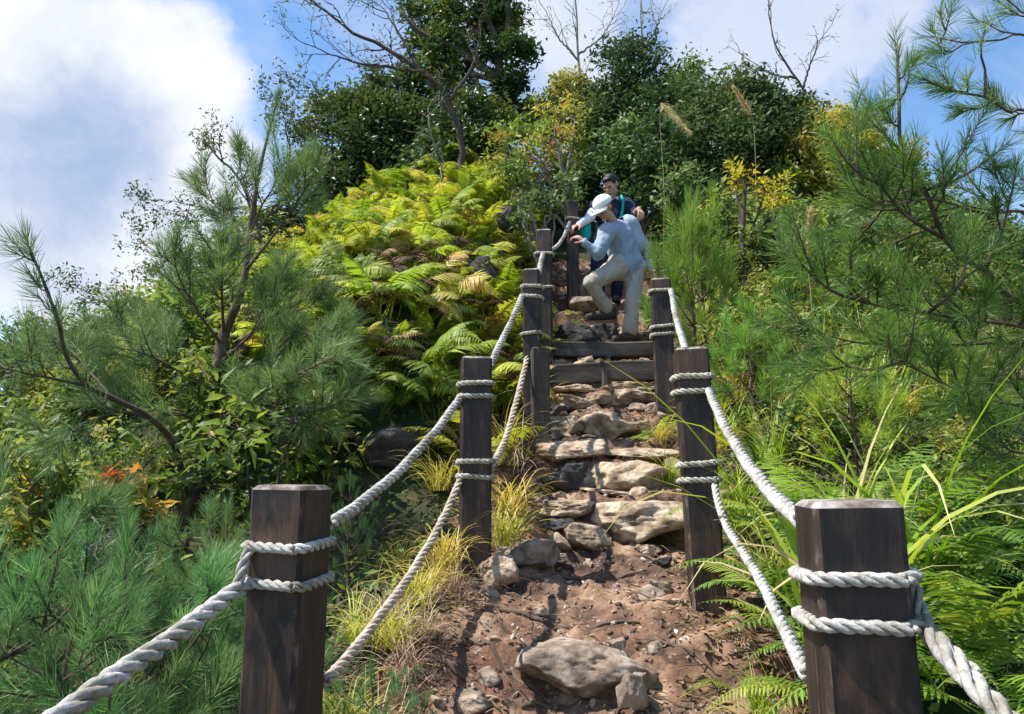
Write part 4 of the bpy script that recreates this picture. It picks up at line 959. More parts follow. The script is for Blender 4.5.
for side_, want, lab, grp in ((-1, 105, 'low leafy shrub in the cover of the left slope behind the pines', 'low shrubs covering the left slope'), (1, 130, 'low leafy shrub in the cover of the hillside right of the stair', 'low shrubs covering the right hillside')):
    cnt = 0; pts = []
    for k in range(8000):
        if cnt >= want: break
        if side_ < 0: y = random.uniform(4.2, 12); x = random.uniform(-6.5, cx(y) - (1.2 if y < 5.5 else 3.0))
        else: y = random.uniform(5.5, 14); x = cx(y) + random.uniform(1.0, 7.5)
        q_, r_ = project((x, y, gz(x, y) + .3))
        if (side_ < 0 and q_ > 275) or (side_ > 0 and (q_ < 700 or (q_ < 780 and y < 8.5))): continue
        if not visible((x, y, gz(x, y) + .3)) or any((x - a) ** 2 + (y - b_) ** 2 < .3 ** 2 for a, b_ in pts): continue
        pts.append((x, y)); cnt += 1; v = random.choice((0, 0, 1, 1, 1) if side_ < 0 else (0, 1, 1, 1, 2, 1)) if random.random() < .93 else 4; put_shrub(v, x, y, random.uniform(.8, 1.5) * (1 + .04 * y), lab, grp)

# reed plumes
def reed(a0, a1, d, label):
    b, t = at(*a0, d), at(*a1, d - .2); foot = np.array([b[0] - .05, b[1], gz(b[0], b[1]) - .05]); o = empty('plume_grass', foot, label, 'reed', 'reeds with pale plumes')
    w = MB(); P = resample([foot, (foot + b) / 2 + [.03, 0, .1], b, t], n=20) ; w.tube(P, np.linspace(.005, .002, 20), 5, .6); w.V = [v - foot for v in w.V]; w.build('stalk', M['straw'], o)
    pl = MB(); D = t - b; L = np.linalg.norm(D); n = 420; s = rng.random(n); pos = b + D * s[:, None]; dr = D / L + rng.normal(0, .28, (n, 3)); dr /= np.linalg.norm(dr, axis=1)[:, None]
    Mx = orient(dr); Mx = np.stack([Mx[:, :, 0] * (.10 * (1 - .4 * s) * L / .35)[:, None], Mx[:, :, 1] * .006, Mx[:, :, 2] * .006], -1)
    pl.inst(np.array([[0, -.5, 0], [0, .5, 0], [1, 0, 0.]]), np.array([[0, 1, 2]]), Mx, pos - foot, rng.random(n)); pl.build('plume', M['plume'], o)
reed((661, 103), (688, 131), 8.4, 'drooping pale reed plume over the dark bush, left one')
reed((752, 116), (734, 88), 8.6, 'upright pale reed plume on the dark bush, right one')
reed((808, 262), (810, 212), 5.6, 'pale reed plume standing among the pines at right')

# ------------------------------------------------------------------ broadleaf trees and shrubs
def bush(name, px_, py_, d, clumps, leafm, per, ls, label, cat, group=None, barkm='bark', trunk=None, tr=.06, br=.02, sub=9, up=.5, tint=(.1, .8), src=(LEAF_V, LEAF_F), shell=.6, extra=None, part='leaves'):
    """clumps: (px, py, depth offset, radius m)"""
    b0 = at(px_, py_, d); base = np.array([b0[0], b0[1], gz(b0[0], b0[1]) - .15])
    wood, leaf = MB(), MB()
    T = [base] + [at(*t) for t in (trunk or [])]
    if len(T) < 2:
        top = at(clumps[0][0], clumps[0][1], d + clumps[0][2]); T = [base, base * .6 + top * .4 + rng.normal(0, .08, 3), top]
    P = resample(T, step=.1); wood.tube(P, np.linspace(tr, tr * .25, len(P)), 8)
    def root(c):
        zt = base[2] + (c[2] - base[2]) * rng.uniform(.35, .7); return P[np.argmin(np.abs(P[:, 2] - zt))]
    cl = [(at(a, b_, d + dd), np.array([r, r, r * .85])) for a, b_, dd, r in clumps]
    leaf_clumps(leaf, wood, cl, per, ls, src, sub, up, tint, root, br, shell)
    if extra: extra(wood, leaf, P)
    o = empty(name, base, label, cat, group)
    for mb, nm, mt, sm in ((wood, 'trunk', barkm, True), (leaf, part, leafm, False)):
        if mb.n: mb.V = [v - base for v in mb.V]; mb.build(nm, M[mt], o, sm)
    return o

def twig_tree(wood, P0, D0, L, rad, depth, spread=.55, lst=None, up=.15):
    """recursive bare branching"""
    n = 6; P = [np.array(P0)]; d = np.array(D0, float)
    for k in range(n):
        d = d + rng.normal(0, .12, 3) + [0, 0, up * .12]; d /= np.linalg.norm(d); P.append(P[-1] + d * L / n)
    wood.tube(np.array(P), np.linspace(rad, rad * .6, n + 1), 5 if depth > 1 else 4)
    if lst is not None and depth <= 1: lst.append(P[-1])
    if depth == 0: return
    for k in range(3 if rng.random() < .55 else 2):
        q = P[-1] if k == 0 else P[rng.integers(2, n + 1)]
        dd = d + rng.normal(0, spread, 3); dd /= np.linalg.norm(dd); twig_tree(wood, q, dd, L * rng.uniform(.55, .85), rad * .62, depth - 1, spread, lst, up)

G3 = 'dark evergreen trees on the ridge at upper left'
bush('evergreen_tree', 345, 240, 11.5, [(345, 150, 0, .8), (335, 110, .3, .7), (360, 195, -.3, .8), (325, 185, .2, .6), (370, 130, .4, .7), (345, 215, -.4, .7)], 'leaf_dark', 2600, .11, 'dark evergreen tree at the left end of the ridge group', 'tree', G3, tr=.10)
bush('evergreen_tree', 405, 230, 12.0, [(400, 90, 0, .8), (410, 140, -.2, .9), (390, 180, -.4, .8), (425, 190, -.5, .8), (430, 110, .3, .8), (385, 120, .5, .7)], 'leaf_dark', 2600, .11, 'dark evergreen tree in the middle of the ridge group', 'tree', G3, tr=.11)
bush('evergreen_tree', 480, 200, 11.5, [(470, 25, 0, .75), (500, 10, .2, .6), (435, 15, .2, .6), (450, 60, 0, .6), (505, 60, -.2, .5), (480, -20, 0, .8), (430, 50, .4, .5), (512, 95, -.2, .35)], 'leaf_dark', 2000, .11, 'tallest dark tree with forked trunks showing against the sky', 'tree', G3,
     trunk=[(498, 160, 11.4), (500, 100, 11.3), (498, 50, 11.3), (485, 10, 11.3), (478, -30, 11.3)], tr=.11, br=.05,
     extra=lambda w, l, P: [w.tube(resample([at(*q) for q in s], n=20), np.linspace(.07, .025, 20), 6) for s in ([(496, 115, 11.3), (470, 70, 11.4), (455, 20, 11.4), (440, -10, 11.4)], [(500, 80, 11.3), (455, 48, 11.2), (420, 32, 11.2), (400, 10, 11.2)], [(498, 60, 11.3), (508, 20, 11.3), (500, -20, 11.3)])])
bush('evergreen_tree', 465, 205, 10.8, [(465, 130, 0, .7), (490, 125, .2, .6), (445, 165, -.2, .7), (480, 165, -.2, .6)], 'leaf_dark', 2400, .11, 'low dark evergreen below the tallest dark tree', 'tree', G3, tr=.07)
bush('evergreen_tree', 310, 270, 10.2, [(310, 225, 0, .6), (290, 250, 0, .5), (335, 245, -.2, .6), (300, 270, -.1, .5)], 'leaf_dark', 2200, .10, 'dark bushy tree where the fern bank meets the sky', 'tree', G3, tr=.06)
# bare leaning tree
def bare(base_px, d, pts, label, rad, depth, L, name='bare_tree', leafm=None, dens=None, bark='bark', grp=None, tips=None, ls=.05, spread=.5):
    b0 = at(*base_px, d); base = np.array([b0[0], b0[1], gz(b0[0], b0[1]) - .1]); w, l = MB(), MB(); ends = []
    for q, s in enumerate(pts):
        P = [at(*p) for p in s]; P = resample(([base] + P) if q == 0 else P, n=24); P[1:-1] += rng.normal(0, .008, (22, 3)); r0 = rad if q == 0 else rad * .55
        w.tube(P, np.linspace(r0, r0 * .3, 24), 7)
        for k in range(7, 24, 2 if depth < 3 else 3):
            t = P[min(23, k + 1)] - P[k - 1]; t /= np.linalg.norm(t); dd = t + rng.normal(0, .6, 3); dd /= np.linalg.norm(dd); twig_tree(w, P[k], dd, L * rng.uniform(.5, 1), r0 * .28, depth - 1, spread, ends)
        t = P[-1] - P[-3]; t /= np.linalg.norm(t); twig_tree(w, P[-1], t, L, r0 * .3, depth, spread, ends)
    if leafm and dens:
        for e in ends:
            n = dens; Mx = rand_rot(n, .4); l.inst(LEAF_V, LEAF_F, Mx * (ls * rng.uniform(.6, 1.3, n))[:, None, None], e + rng.normal(0, .025 + ls * .45, (n, 3)), rng.uniform(.1, .9, n))
    o = empty(name, base, label, 'tree', grp)
    w.V = [v - base for v in w.V]; w.build('trunk', M[bark], o, True)
    if l.n: l.V = [v - base for v in l.V]; l.build('leaves', M[leafm], o)
    return o
bare((462, 190), 9.8, [[(460, 135, 9.8), (445, 95, 9.7), (418, 68, 9.6), (385, 48, 9.6), (350, 30, 9.5), (318, 5, 9.5)], [(425, 72, 9.6), (390, 68, 9.5), (355, 62, 9.4), (325, 52, 9.4)], [(418, 68, 9.6), (400, 35, 9.6), (385, 10, 9.7)], [(450, 100, 9.7), (470, 70, 9.7), (480, 40, 9.8)]],
     'leaning bare tree with fine grey twigs spread across the upper left sky', .05, 3, .42, leafm='leaf_dark', dens=2, ls=.05)
bare((437, 190), 9.2, [[(442, 160, 9.2), (432, 140, 9.1), (428, 115, 9.1)]], 'thin pale dead sapling in front of the dark ridge trees', .02, 2, .3, bark='bark_pale', name='dead_sapling')
bare((806, 150), 15, [[(806, 105, 15), (803, 88, 15), (790, 70, 15), (775, 45, 15), (771, 25, 15)], [(803, 88, 15), (810, 65, 15), (820, 40, 15)], [(795, 78, 15), (775, 75, 15), (758, 65, 15)]], 'small bare tree alone against the sky at upper right', .05, 2, .45, leafm='leaf_dark', dens=1, ls=.05)
bare((575, 160), 14, [[(580, 90, 14), (578, 50, 14), (576, 10, 14), (574, -20, 14)], [(578, 60, 14), (560, 40, 14), (550, 20, 14)], [(578, 55, 14), (600, 38, 14), (612, 20, 14)]], 'thin leafless tree rising at top centre of the ridge', .045, 2, .5, leafm='leaf_mid', dens=2, ls=.05, bark='bark_pale')
bare((643, 130), 14.5, [[(643, 60, 14.5), (642, 30, 14.5), (641, -5, 14.5)], [(643, 50, 14.5), (655, 30, 14.5), (662, 12, 14.5)]], 'thin leafless stem above the olive bush at top centre', .04, 2, .4, leafm='leaf_mid', dens=2, ls=.05, bark='bark_pale')
# sparse leafed tree left
bare((245, 340), 7.6, [[(262, 280, 7.6), (258, 230, 7.6), (240, 180, 7.6), (212, 150, 7.6)], [(258, 240, 7.6), (225, 215, 7.6), (190, 205, 7.6)], [(258, 230, 7.6), (285, 190, 7.6), (290, 150, 7.6), (283, 115, 7.6)], [(255, 250, 7.6), (220, 250, 7.6), (180, 262, 7.6), (160, 258, 7.6)], [(262, 270, 7.6), (190, 300, 7.4), (130, 300, 7.3), (115, 302, 7.3)], [(270, 215, 7.6), (310, 180, 7.6), (300, 140, 7.6)]],
     'sparse small leaved tree standing against the cloud at left', .03, 2, .26, leafm='leaf_dark', dens=26, ls=.045)
# ridge bushes centre and right
bush('bush', 625, 170, 11.5, [(640, 65, 0, .7), (615, 90, 0, .6), (660, 95, .2, .7), (630, 125, -.3, .8), (600, 120, -.2, .5), (685, 110, .2, .6)], 'leaf_gloss', 2300, .09, 'olive green bush at the top centre of the ridge', 'bush', 'bushes on the ridge', tint=(0, .6))
bush('bush', 725, 200, 10.5, [(700, 130, 0, .8), (740, 110, .2, .7), (770, 125, .1, .7), (720, 165, -.3, .8), (765, 165, -.2, .8), (690, 165, -.4, .7), (785, 105, .4, .5)], 'leaf_gloss', 2600, .10, 'large dense dark grey green bush behind the hikers', 'bush', 'bushes on the ridge', tint=(0, .6))
bush('bush', 640, 215, 9.8, [(650, 150, 0, .6), (625, 150, .2, .5), (670, 185, -.2, .55), (640, 185, .1, .5)], 'leaf_gloss', 1700, .10, 'glossy leaved bush directly above the hikers heads', 'bush', 'bushes on the ridge', tint=(.1, .8))
bush('bush', 840, 240, 10.5, [(820, 125, .2, .6), (850, 140, 0, .6), (810, 155, -.2, .6), (880, 165, .2, .6), (835, 185, -.4, .7), (790, 195, -.6, .6)], 'leaf_mid', 2000, .09, 'yellowish green bush right of the large dark bush', 'bush', 'bushes on the ridge', tint=(.5, 1))
bush('bush', 920, 260, 9.8, [(900, 205, 0, .6), (945, 225, 0, .6), (880, 235, -.2, .6), (985, 250, .2, .6), (1010, 265, .4, .6), (860, 215, .1, .5)], 'leaf_mid', 1800, .09, 'low green bush behind the right pine limbs', 'bush', 'bushes on the ridge', tint=(.1, .6))
bush('bush', 560, 170, 12.5, [(548, 115, 0, .55), (565, 95, .2, .5), (580, 125, 0, .6), (530, 130, 0, .5), (520, 105, .4, .5)], 'leaf_mid', 1800, .09, 'light green bush right of the tallest dark tree', 'bush', 'bushes on the ridge', tint=(.3, .9))
bush('bush', 590, 235, 10.2, [(585, 205, 0, .45), (600, 175, .2, .5), (570, 185, .1, .45), (615, 200, .3, .4), (560, 215, -.1, .35)], 'leaf_dark', 1500, .09, 'dark bush closing the gap directly behind the hikers', 'bush', 'bushes on the ridge', tint=(0, .5))
bush('bush', 800, 200, 12.0, [(790, 120, 0, .7), (815, 145, -.2, .7), (845, 165, 0, .6), (770, 150, .2, .6), (870, 185, .1, .5)], 'leaf_dark', 1900, .10, 'dark bush on the skyline under the small bare tree', 'bush', 'bushes on the ridge', tint=(.1, .7))
bush('bush', 690, 150, 13.0, [(690, 95, 0, .7), (665, 105, .2, .6), (720, 100, .1, .6), (700, 130, 0, .7)], 'leaf_mid', 1900, .10, 'grey green bush between the olive bush and the large dark bush', 'bush', 'bushes on the ridge', tint=(0, .4))
bush('bush', 590, 150, 13.5, [(590, 105, 0, .6), (570, 120, .2, .5), (610, 115, .1, .6), (595, 140, 0, .6)], 'leaf_dark', 1700, .10, 'dark bush at the foot of the thin leafless tree', 'bush', 'bushes on the ridge', tint=(.1, .6))
bush('bush', 545, 215, 8.9, [(505, 150, 0, .38), (530, 130, .2, .35), (560, 120, .3, .38), (570, 150, .1, .35), (545, 165, 0, .38), (520, 175, -.1, .35), (575, 180, .2, .28)], 'leaf_mid', 420, .085, 'straggly light green shrub with red leaves above the fern bank', 'shrub', None, tint=(.4, .95), sub=8, barkm='bark_pale',
     extra=lambda w, l, P: None)
bush('shrub', 570, 205, 8.7, [(557, 140, 0, .30), (575, 118, .2, .22), (545, 170, .1, .22), (502, 142, 0, .16), (530, 155, 0, .18)], 'leaf_red', 50, .065, 'twiggy shrub with scattered orange and red leaves left of the hikers', 'shrub', None, tint=(.4, 1), sub=5, barkm='bark_pale')
bush('shrub', 545, 235, 7.9, [(530, 205, 0, .22), (550, 200, .1, .2), (520, 225, 0, .2), (565, 190, .2, .22)], 'leaf_gloss', 160, .09, 'grey green twiggy shrub over the fourth left post', 'shrub', None, tint=(.3, 1), sub=6, barkm='bark_pale')
bush('yellow_shrub', 760, 260, 7.3, [(745, 178, 0, .16), (765, 190, 0, .2), (785, 185, .1, .16), (700, 205, 0, .14), (735, 170, .1, .1), (775, 205, -.1, .16)], 'leaf_yellow', 80, .075, 'yellow and orange leaved shrub in front of the large dark bush', 'shrub', None, tint=(.3, .9), sub=6)
bush('yellow_shrub', 850, 150, 9.5, [(845, 128, 0, .35), (835, 155, 0, .3), (870, 150, .2, .3)], 'leaf_yellow', 300, .07, 'yellow green crowned shrub on the right skyline', 'shrub', None, tint=(0, .35), sub=8)
bush('orange_shrub', 125, 560, 3.7, [(112, 476, 0, .13), (135, 490, .1, .13), (128, 508, 0, .11), (98, 498, .1, .11), (150, 512, 0, .1)], 'leaf_red', 110, .075, 'orange leaved shrub among the pines at left', 'shrub', None, tint=(.3, .75), sub=5)
G4 = 'yellow leaved shrubs under the left pine'
for a, b_, d, lab in [(165, 470, 5.4, 'yellow leaved shrub behind the trunk of the slender pine'), (215, 540, 4.8, 'yellow green shrub at the foot of the slender pine'), (250, 480, 5.6, 'yellow shrub between the slender pine and nearest left post'), (285, 455, 5.8, 'yellow leaved shrub below the long dark rock'), (20, 500, 5.0, 'yellow green shrub at the left edge of the slope'), (240, 350, 6.3, 'yellow leaved shrub showing through the slender pine')]:
    bush('shrub', a, b_ + 30, d, [(a, b_, 0, .3), (a - 22, b_ + 15, .1, .25), (a + 22, b_ + 18, -.1, .25), (a, b_ + 40, 0, .3)], 'leaf_yellow', 260, .07, lab, 'shrub', G4, tint=(0, .65), sub=7)
G5 = 'broadleaf bushes falling away on the left slope'
for a, b_, d, s_, lab in [(45, 350, 8.5, .8, 'green bush on the left skyline near the picture edge'), (130, 370, 8.0, .8, 'green bush on the left skyline under the cloud'), (205, 345, 8.2, .7, 'green bush behind the slender pine trunk'), (270, 330, 8.2, .6, 'dark bush left of the fern bank'), (60, 500, 6.6, .7, 'shaded bush low on the left slope'), (170, 430, 7.0, .7, 'shaded bush behind the slender pine'), (260, 420, 6.6, .5, 'shaded bush left of the long dark rock'), (110, 470, 7.6, .8, 'wide shaded bush below the pale sky gaps at far left'), (150, 540, 6.0, .6, 'low bush right behind the orange shrub')]:
    r = s_ * .75; bush('bush', a, b_ + 90, d, [(a, b_, 0, r), (a - 45, b_ + 20, .3, r * .8), (a + 45, b_ + 25, .2, r * .8), (a - 10, b_ + 60, -.3, r), (a + 25, b_ + 75, 0, r * .9)], 'leaf_dark' if s_ < .75 else 'leaf_mid', 1900, .09, lab, 'bush', G5, tint=(0, .5))
# right bank shrubs
G6 = 'small leafy shrubs on the right bank'
for a, b_, d, s_, lab in [(742, 245, 7.2, .3, 'leafy shrub above the farthest right post'), (800, 235, 7.4, .4, 'leafy shrub below the large dark bush'), (870, 290, 6.5, .4, 'leafy shrub behind the pine limbs'), (950, 350, 5.6, .4, 'leafy shrub above the bare reddish soil'), (820, 400, 4.6, .28, 'leafy shrub behind the bleached tuft'), (930, 440, 4.2, .3, 'leafy shrub in shade behind the big sword fern'), (1005, 500, 3.4, .3, 'shaded shrub at the right edge'), (760, 320, 5.6, .3, 'low shrub beside the golden stalks')]:
    bush('shrub', a, b_ + 40, d, [(a, b_, 0, s_), (a - 25, b_ + 20, 0, s_ * .8), (a + 28, b_ + 15, .1, s_ * .8), (a, b_ + 40, -.1, s_ * .9)], 'leaf_mid', 450, .055, lab, 'shrub', G6, tint=(.1, .9), sub=8)
# forked dry twig
bare((75, 620), 2.6, [[(112, 600, 2.6), (100, 570, 2.6), (88, 548, 2.6)], [(92, 552, 2.6), (100, 543, 2.6), (120, 535, 2.6)]], 'forked pale dry twig among the young pines at lower left', .007, 1, .06, bark='bark_pale', name='dead_sapling')

# ------------------------------------------------------------------ people
def remeshed(mb, vox, smooth=3, mat=None, wr=0, seed=0, wscale=9):
    me = mb.mesh('tmp', M['skin']); o = link('tmp', me)
    r = o.modifiers.new('r', 'REMESH'); r.mode = 'VOXEL'; r.voxel_size = vox
    s = o.modifiers.new('s', 'SMOOTH'); s.factor = .5; s.iterations = smooth
    dg = bpy.context.evaluated_depsgraph_get(); e = o.evaluated_get(dg); m2 = bpy.data.meshes.new_from_object(e)
    bpy.data.objects.remove(o)
    n = len(m2.vertices); co = np.zeros(n * 3, np.float32); m2.vertices.foreach_get('co', co); co = co.reshape(-1, 3)
    if wr:
        no = np.zeros(n * 3, np.float32); m2.vertices.foreach_get('normal', no); no = no.reshape(-1, 3)
        w = fbm(co * np.array([1, 1, .6]), wscale, 3, seed); w = 1 - 2 * np.abs(w); co = co + no * (w * wr)[:, None]
        m2.vertices.foreach_set('co', co.astype(np.float32).ravel())
    m2.polygons.foreach_set('use_smooth', np.ones(len(m2.polygons), bool)); m2.materials.clear(); m2.materials.append(M[mat]); m2.update(); return m2
def cap(mb, a, b, ra, rb, n=14):
    """rounded tapered limb"""
    a, b = np.array(a, float), np.array(b, float); d = b - a; L = np.linalg.norm(d); d = d / L
    ts, rs = [], []
    for t in np.linspace(-1, -.05, 6): ts.append(t * ra); rs.append(ra * math.sqrt(max(1 - t * t, .0004)))
    for t in np.linspace(0, 1, 6): ts.append(t * L); rs.append(ra * (1 - t) + rb * t)
    for t in np.linspace(.05, 1, 6): ts.append(L + t * rb); rs.append(rb * math.sqrt(max(1 - t * t, .0004)))
    P = np.array([a + d * t for t in ts]); T = d; n1 = np.cross(d, [0.3, .5, .8]); n1 /= np.linalg.norm(n1); n2 = np.cross(d, n1)
    an = np.linspace(0, 2 * np.pi, n, endpoint=False); rs = np.array(rs)
    V = (P[:, None] + rs[:, None, None] * (np.cos(an)[None, :, None] * n1 + np.sin(an)[None, :, None] * n2)).reshape(-1, 3); m = len(ts)
    i = np.arange(m - 1)[:, None] * n; j = np.arange(n)[None]; k = (j + 1) % n
    F = np.stack([i + j, i + k, i + n + k, i + n + j], -1).reshape(-1, 4)
    mb.add(V, [F, np.array([list(range(n - 1, -1, -1))]), np.array([[(m - 1) * n + q for q in range(n)]])])
def ell(mb, c, r, ax=None):
    V, F = ICO3; W = V * np.array(r)
    if ax is not None: W = W @ np.array(ax).T
    mb.add(W + np.array(c), F)
def unit(v): v = np.array(v, float); return v / np.linalg.norm(v)
def head(mb, c, fwd, up):
    """c head centre; returns axes"""
    f = unit(fwd); s = unit(np.cross(up, f)); u = np.cross(f, s); ax = np.stack([s, f, u], 1)
    q = lambda a, b, d: c + s * a + f * b + u * d
    ell(mb, q(0, -.01, .02), (.074, .092, .095), ax); ell(mb, q(0, .025, -.045), (.055, .062, .065), ax)
    ell(mb, q(0, .078, -.095), (.022, .018, .016), ax)
    cap(mb, q(0, .088, .015), q(0, .108, -.022), .008, .013); ell(mb, q(0, .088, -.055), (.026, .01, .008), ax)
    cap(mb, q(-.035, .082, .028), q(.035, .082, .028), .009, .009)
    for e in (-1, 1): ell(mb, q(e * .078, 0, -.005), (.012, .02, .032), ax); ell(mb, q(e * .045, .06, -.02), (.02, .02, .02), ax)
    return ax, q
def hand(mb, wrist, d, palm_n, curl=.9, side_=1):
    """palm with four fingers and thumb; fingers curl toward -palm_n"""
    d = unit(d); nrm = unit(np.array(palm_n) - d * np.dot(palm_n, d)); s = np.cross(d, nrm) * side_
    for k in range(4): cap(mb, wrist + s * (k - 1.5) * .008, wrist + d * .088 + s * (k - 1.5) * .020, .014, .0115, 8)
    for k, L in enumerate((.036, .041, .038, .029)):
        p = wrist + d * .090 + s * (k - 1.5) * .0215; dd = d.copy()
        for seg in range(3):
            a = curl * (.5 + .5 * seg); dd2 = unit(d * math.cos(a) - nrm * math.sin(a)); q = p + dd2 * L * (1 - .2 * seg); cap(mb, p, q, .0092 - .0008 * seg, .0086 - .0008 * seg, 8); p = q
    p = wrist + d * .028 - s * .036; q = p + unit(d * .7 - s * .7 - nrm * .4) * .04; cap(mb, wrist + d * .02 - s * .018, p, .015, .0125, 8); cap(mb, p, q, .012, .0105, 8); cap(mb, q, q + unit(d * .8 - nrm * .8) * .032, .0105, .009, 8)
def shoe(parent, ankle, toe_dir, mat='shoe'):
    t = unit([toe_dir[0], toe_dir[1], toe_dir[2] if len(toe_dir) > 2 else 0]); mb = MB()
    heel = ankle - t * .055 + np.array([0, 0, -.055]); s = unit(np.cross(t, [0, 0, 1]))
    cap(mb, heel, heel + t * .12, .042, .043); cap(mb, heel + t * .10, heel + t * .235 + np.array([0, 0, -.012]), .046, .032); cap(mb, heel + np.array([0, 0, .01]), ankle + np.array([0, 0, .03]), .045, .044)
    o = link('shoe', remeshed(mb, .008, 4, mat), parent)
    sb = MB(); ln = np.linspace(-.045, .27, 14); V = []
    for x in ln:
        w = .046 * (1 - ((x - .11) / .175) ** 4 * .75); 
        for a, z in ((-1, -.052), (1, -.052), (1, -.030), (-1, -.030)): V.append(heel + t * x + s * a * w + np.array([0, 0, z + .008]))
    V = np.array(V); i = np.arange(13)[:, None] * 4; j = np.arange(4)[None]; k = (j + 1) % 4
    sb.add(V, [np.stack([i + j, i + 4 + j, i + 4 + k, i + k], -1).reshape(-1, 4), np.array([[0, 1, 2, 3]]), np.array([[55, 54, 53, 52]])]); sb.build('sole', M['sole'], o)
    return o
def person_one():
    A = lambda x, y, d: at(x, y, d)
    hip = A(627, 262, 7.30); hr = A(634, 267, 7.34); hl = A(619, 267, 7.24)
    kr = A(633, 302, 7.16); ar = A(630, 331, 7.12); kl = A(590, 283, 7.02); al = A(606, 309, 7.20)
    neck = A(611, 226, 7.20); hc = A(604, 208, 7.10); sl = A(607, 232, 7.10); sr = A(627, 229, 7.38)
    el = A(598, 254, 7.02); wl = A(586, 243, 7.0); er = A(648, 250, 7.45); wr = A(652, 271, 7.25); chest = A(618, 238, 7.28)
    org = np.array([ar[0], ar[1], ar[2] - .1]); o = empty('person', org, 'hiker in white cap, pale blue shirt and beige trousers stepping down the stair sideways', 'person')
    sub = lambda mb: setattr(mb, 'V', [v - org for v in mb.V])
    def fin(mb, name, vox, sm, mat, wr_=0, ws=9, par=None):
        me = remeshed(mb, vox, sm, mat, wr_, 5, ws); c = np.zeros(len(me.vertices) * 3, np.float32); me.vertices.foreach_get('co', c); c = c.reshape(-1, 3) - org; me.vertices.foreach_set('co', c.astype(np.float32).ravel()); return link(name, me, par or o)
    b = MB(); cap(b, hip, chest, .115, .125); cap(b, chest, (sl + sr) / 2, .12, .09); cap(b, sl, sr, .055, .055); cap(b, (sl + sr) / 2, hc, .055, .05)
    for a_, k_, h_ in ((hr, kr, ar), (hl, kl, al)): cap(b, a_, k_, .08, .055); cap(b, k_, h_, .052, .036); cap(b, h_, h_ + np.array([0, 0, -.04]), .04, .04)
    cap(b, sl, el, .046, .036); cap(b, el, wl, .036, .026); cap(b, sr, er, .046, .036); cap(b, er, wr, .036, .026)
    hand(b, wl, unit(A(577, 236, 7.0) - wl), (0.2, -.5, .6), 1.2); hand(b, wr, (.1, -.5, -1), (.9, .3, 0), .4, -1)
    fwd = unit(np.array([-.62, -.45, -.62])); ax, q = head(b, hc, fwd, (0, 0, 1))
    fin(b, 'body', .0065, 3, 'skin')
    e = MB(); [ell(e, q(s * .032, .082, .008), (.010, .006, .007), ax) for s in (-1, 1)]; sub(e); e.build('eyes', M['eye'], o, True)
    hh = MB(); ell(hh, q(0, -.03, .012), (.08, .078, .085), ax); ell(hh, q(0, -.055, -.04), (.06, .045, .04), ax); fin(hh, 'hair', .008, 2, 'hair')
    s = MB(); cap(s, hip + [0, 0, .0], chest, .138, .15); cap(s, hip, hip + np.array([-.02, -.02, -.05]), .145, .138); cap(s, chest, (sl + sr) / 2, .15, .10); cap(s, sl, sr, .083, .083)
    cap(s, sl, el, .076, .058); cap(s, el, wl, .057, .041); cap(s, sr, er, .078, .060); cap(s, er, wr + (er - wr) * .15, .054, .040); cap(s, (sl + sr) / 2, neck, .075, .062)
    cap(s, hip + [-.12, -.08, -.02], hip + [-.14, -.10, -.13], .05, .025)
    fin(s, 'shirt', .010, 4, 'shirt_blue', .011, 11)
    t = MB(); cap(t, hr, hl, .125, .125)
    for a_, k_, h_ in ((hr, kr, ar), (hl, kl, al)): cap(t, a_, k_, .100, .070); cap(t, k_, h_ + (k_ - h_) * .30, .068, .058); cap(t, h_ + (k_ - h_) * .3, h_ + (k_ - h_) * .06, .060, .070)
    fin(t, 'trousers', .010, 3, 'trousers', .012, 10)
    c = MB(); V, F = ICO3; W = V * np.array([.094, .108, .088]); W[:, 2] = np.where(W[:, 2] < -.005, -.005 + .25 * (W[:, 2] + .005), W[:, 2]); tilt = ax; c.add(W @ tilt.T + q(0, -.012, .04), F); sub(c); cp_ = c.build('cap', M['cap'], o, True)
    br = MB(); pts = []
    for rr in (.0, 1.0):
        for th in np.linspace(-1.15, 1.15, 17): rad = .095 + .075 * rr * math.cos(th * .9) ** .6; pts.append(q(math.sin(th) * (.088 + .01 * rr), -.012 + math.cos(th) * (.1 + .085 * rr), .032 - .02 * rr - .02 * math.sin(th) ** 2))
    P = np.array(pts); up_ = ax[:, 2] * .005; V2 = np.vstack([P, P - up_]); i = np.arange(16); F1 = np.stack([i, i + 1, i + 18, i + 17], 1); F2 = F1[:, ::-1] + 34; F3 = np.stack([i + 17, i + 18, i + 52, i + 51], 1)
    br.add(V2, [F1, F2, F3]); sub(br); br.build('brim', M['cap'], cp_, True)
    k = MB(); bc = (chest + (sl + sr) / 2) / 2 + np.array([.15, .13, .05]); u_ = unit((sl + sr) / 2 - hip); cap(k, bc - u_ * .11, bc + u_ * .09, .115, .10); cap(k, bc - u_ * .08 + [.03, .05, 0], bc + u_ * .0 + [.05, .06, 0], .08, .07); fin(k, 'backpack', .011, 3, 'pack', .008, 8)
    st = MB(); st.tube(resample([bc + u_ * .18, sr + [0, -.02, .08], sr + np.array([-.04, -.10, -.02]), chest + np.array([.0, -.14, -.05])], n=20), .014, 6); st.tube(resample([bc + u_ * .17, sl + [.03, .02, .085], sl + np.array([-.03, -.07, -.03]), chest + np.array([-.10, -.11, -.08])], n=20), .014, 6); sub(st); st.build('strap', M['navy'], o, True)
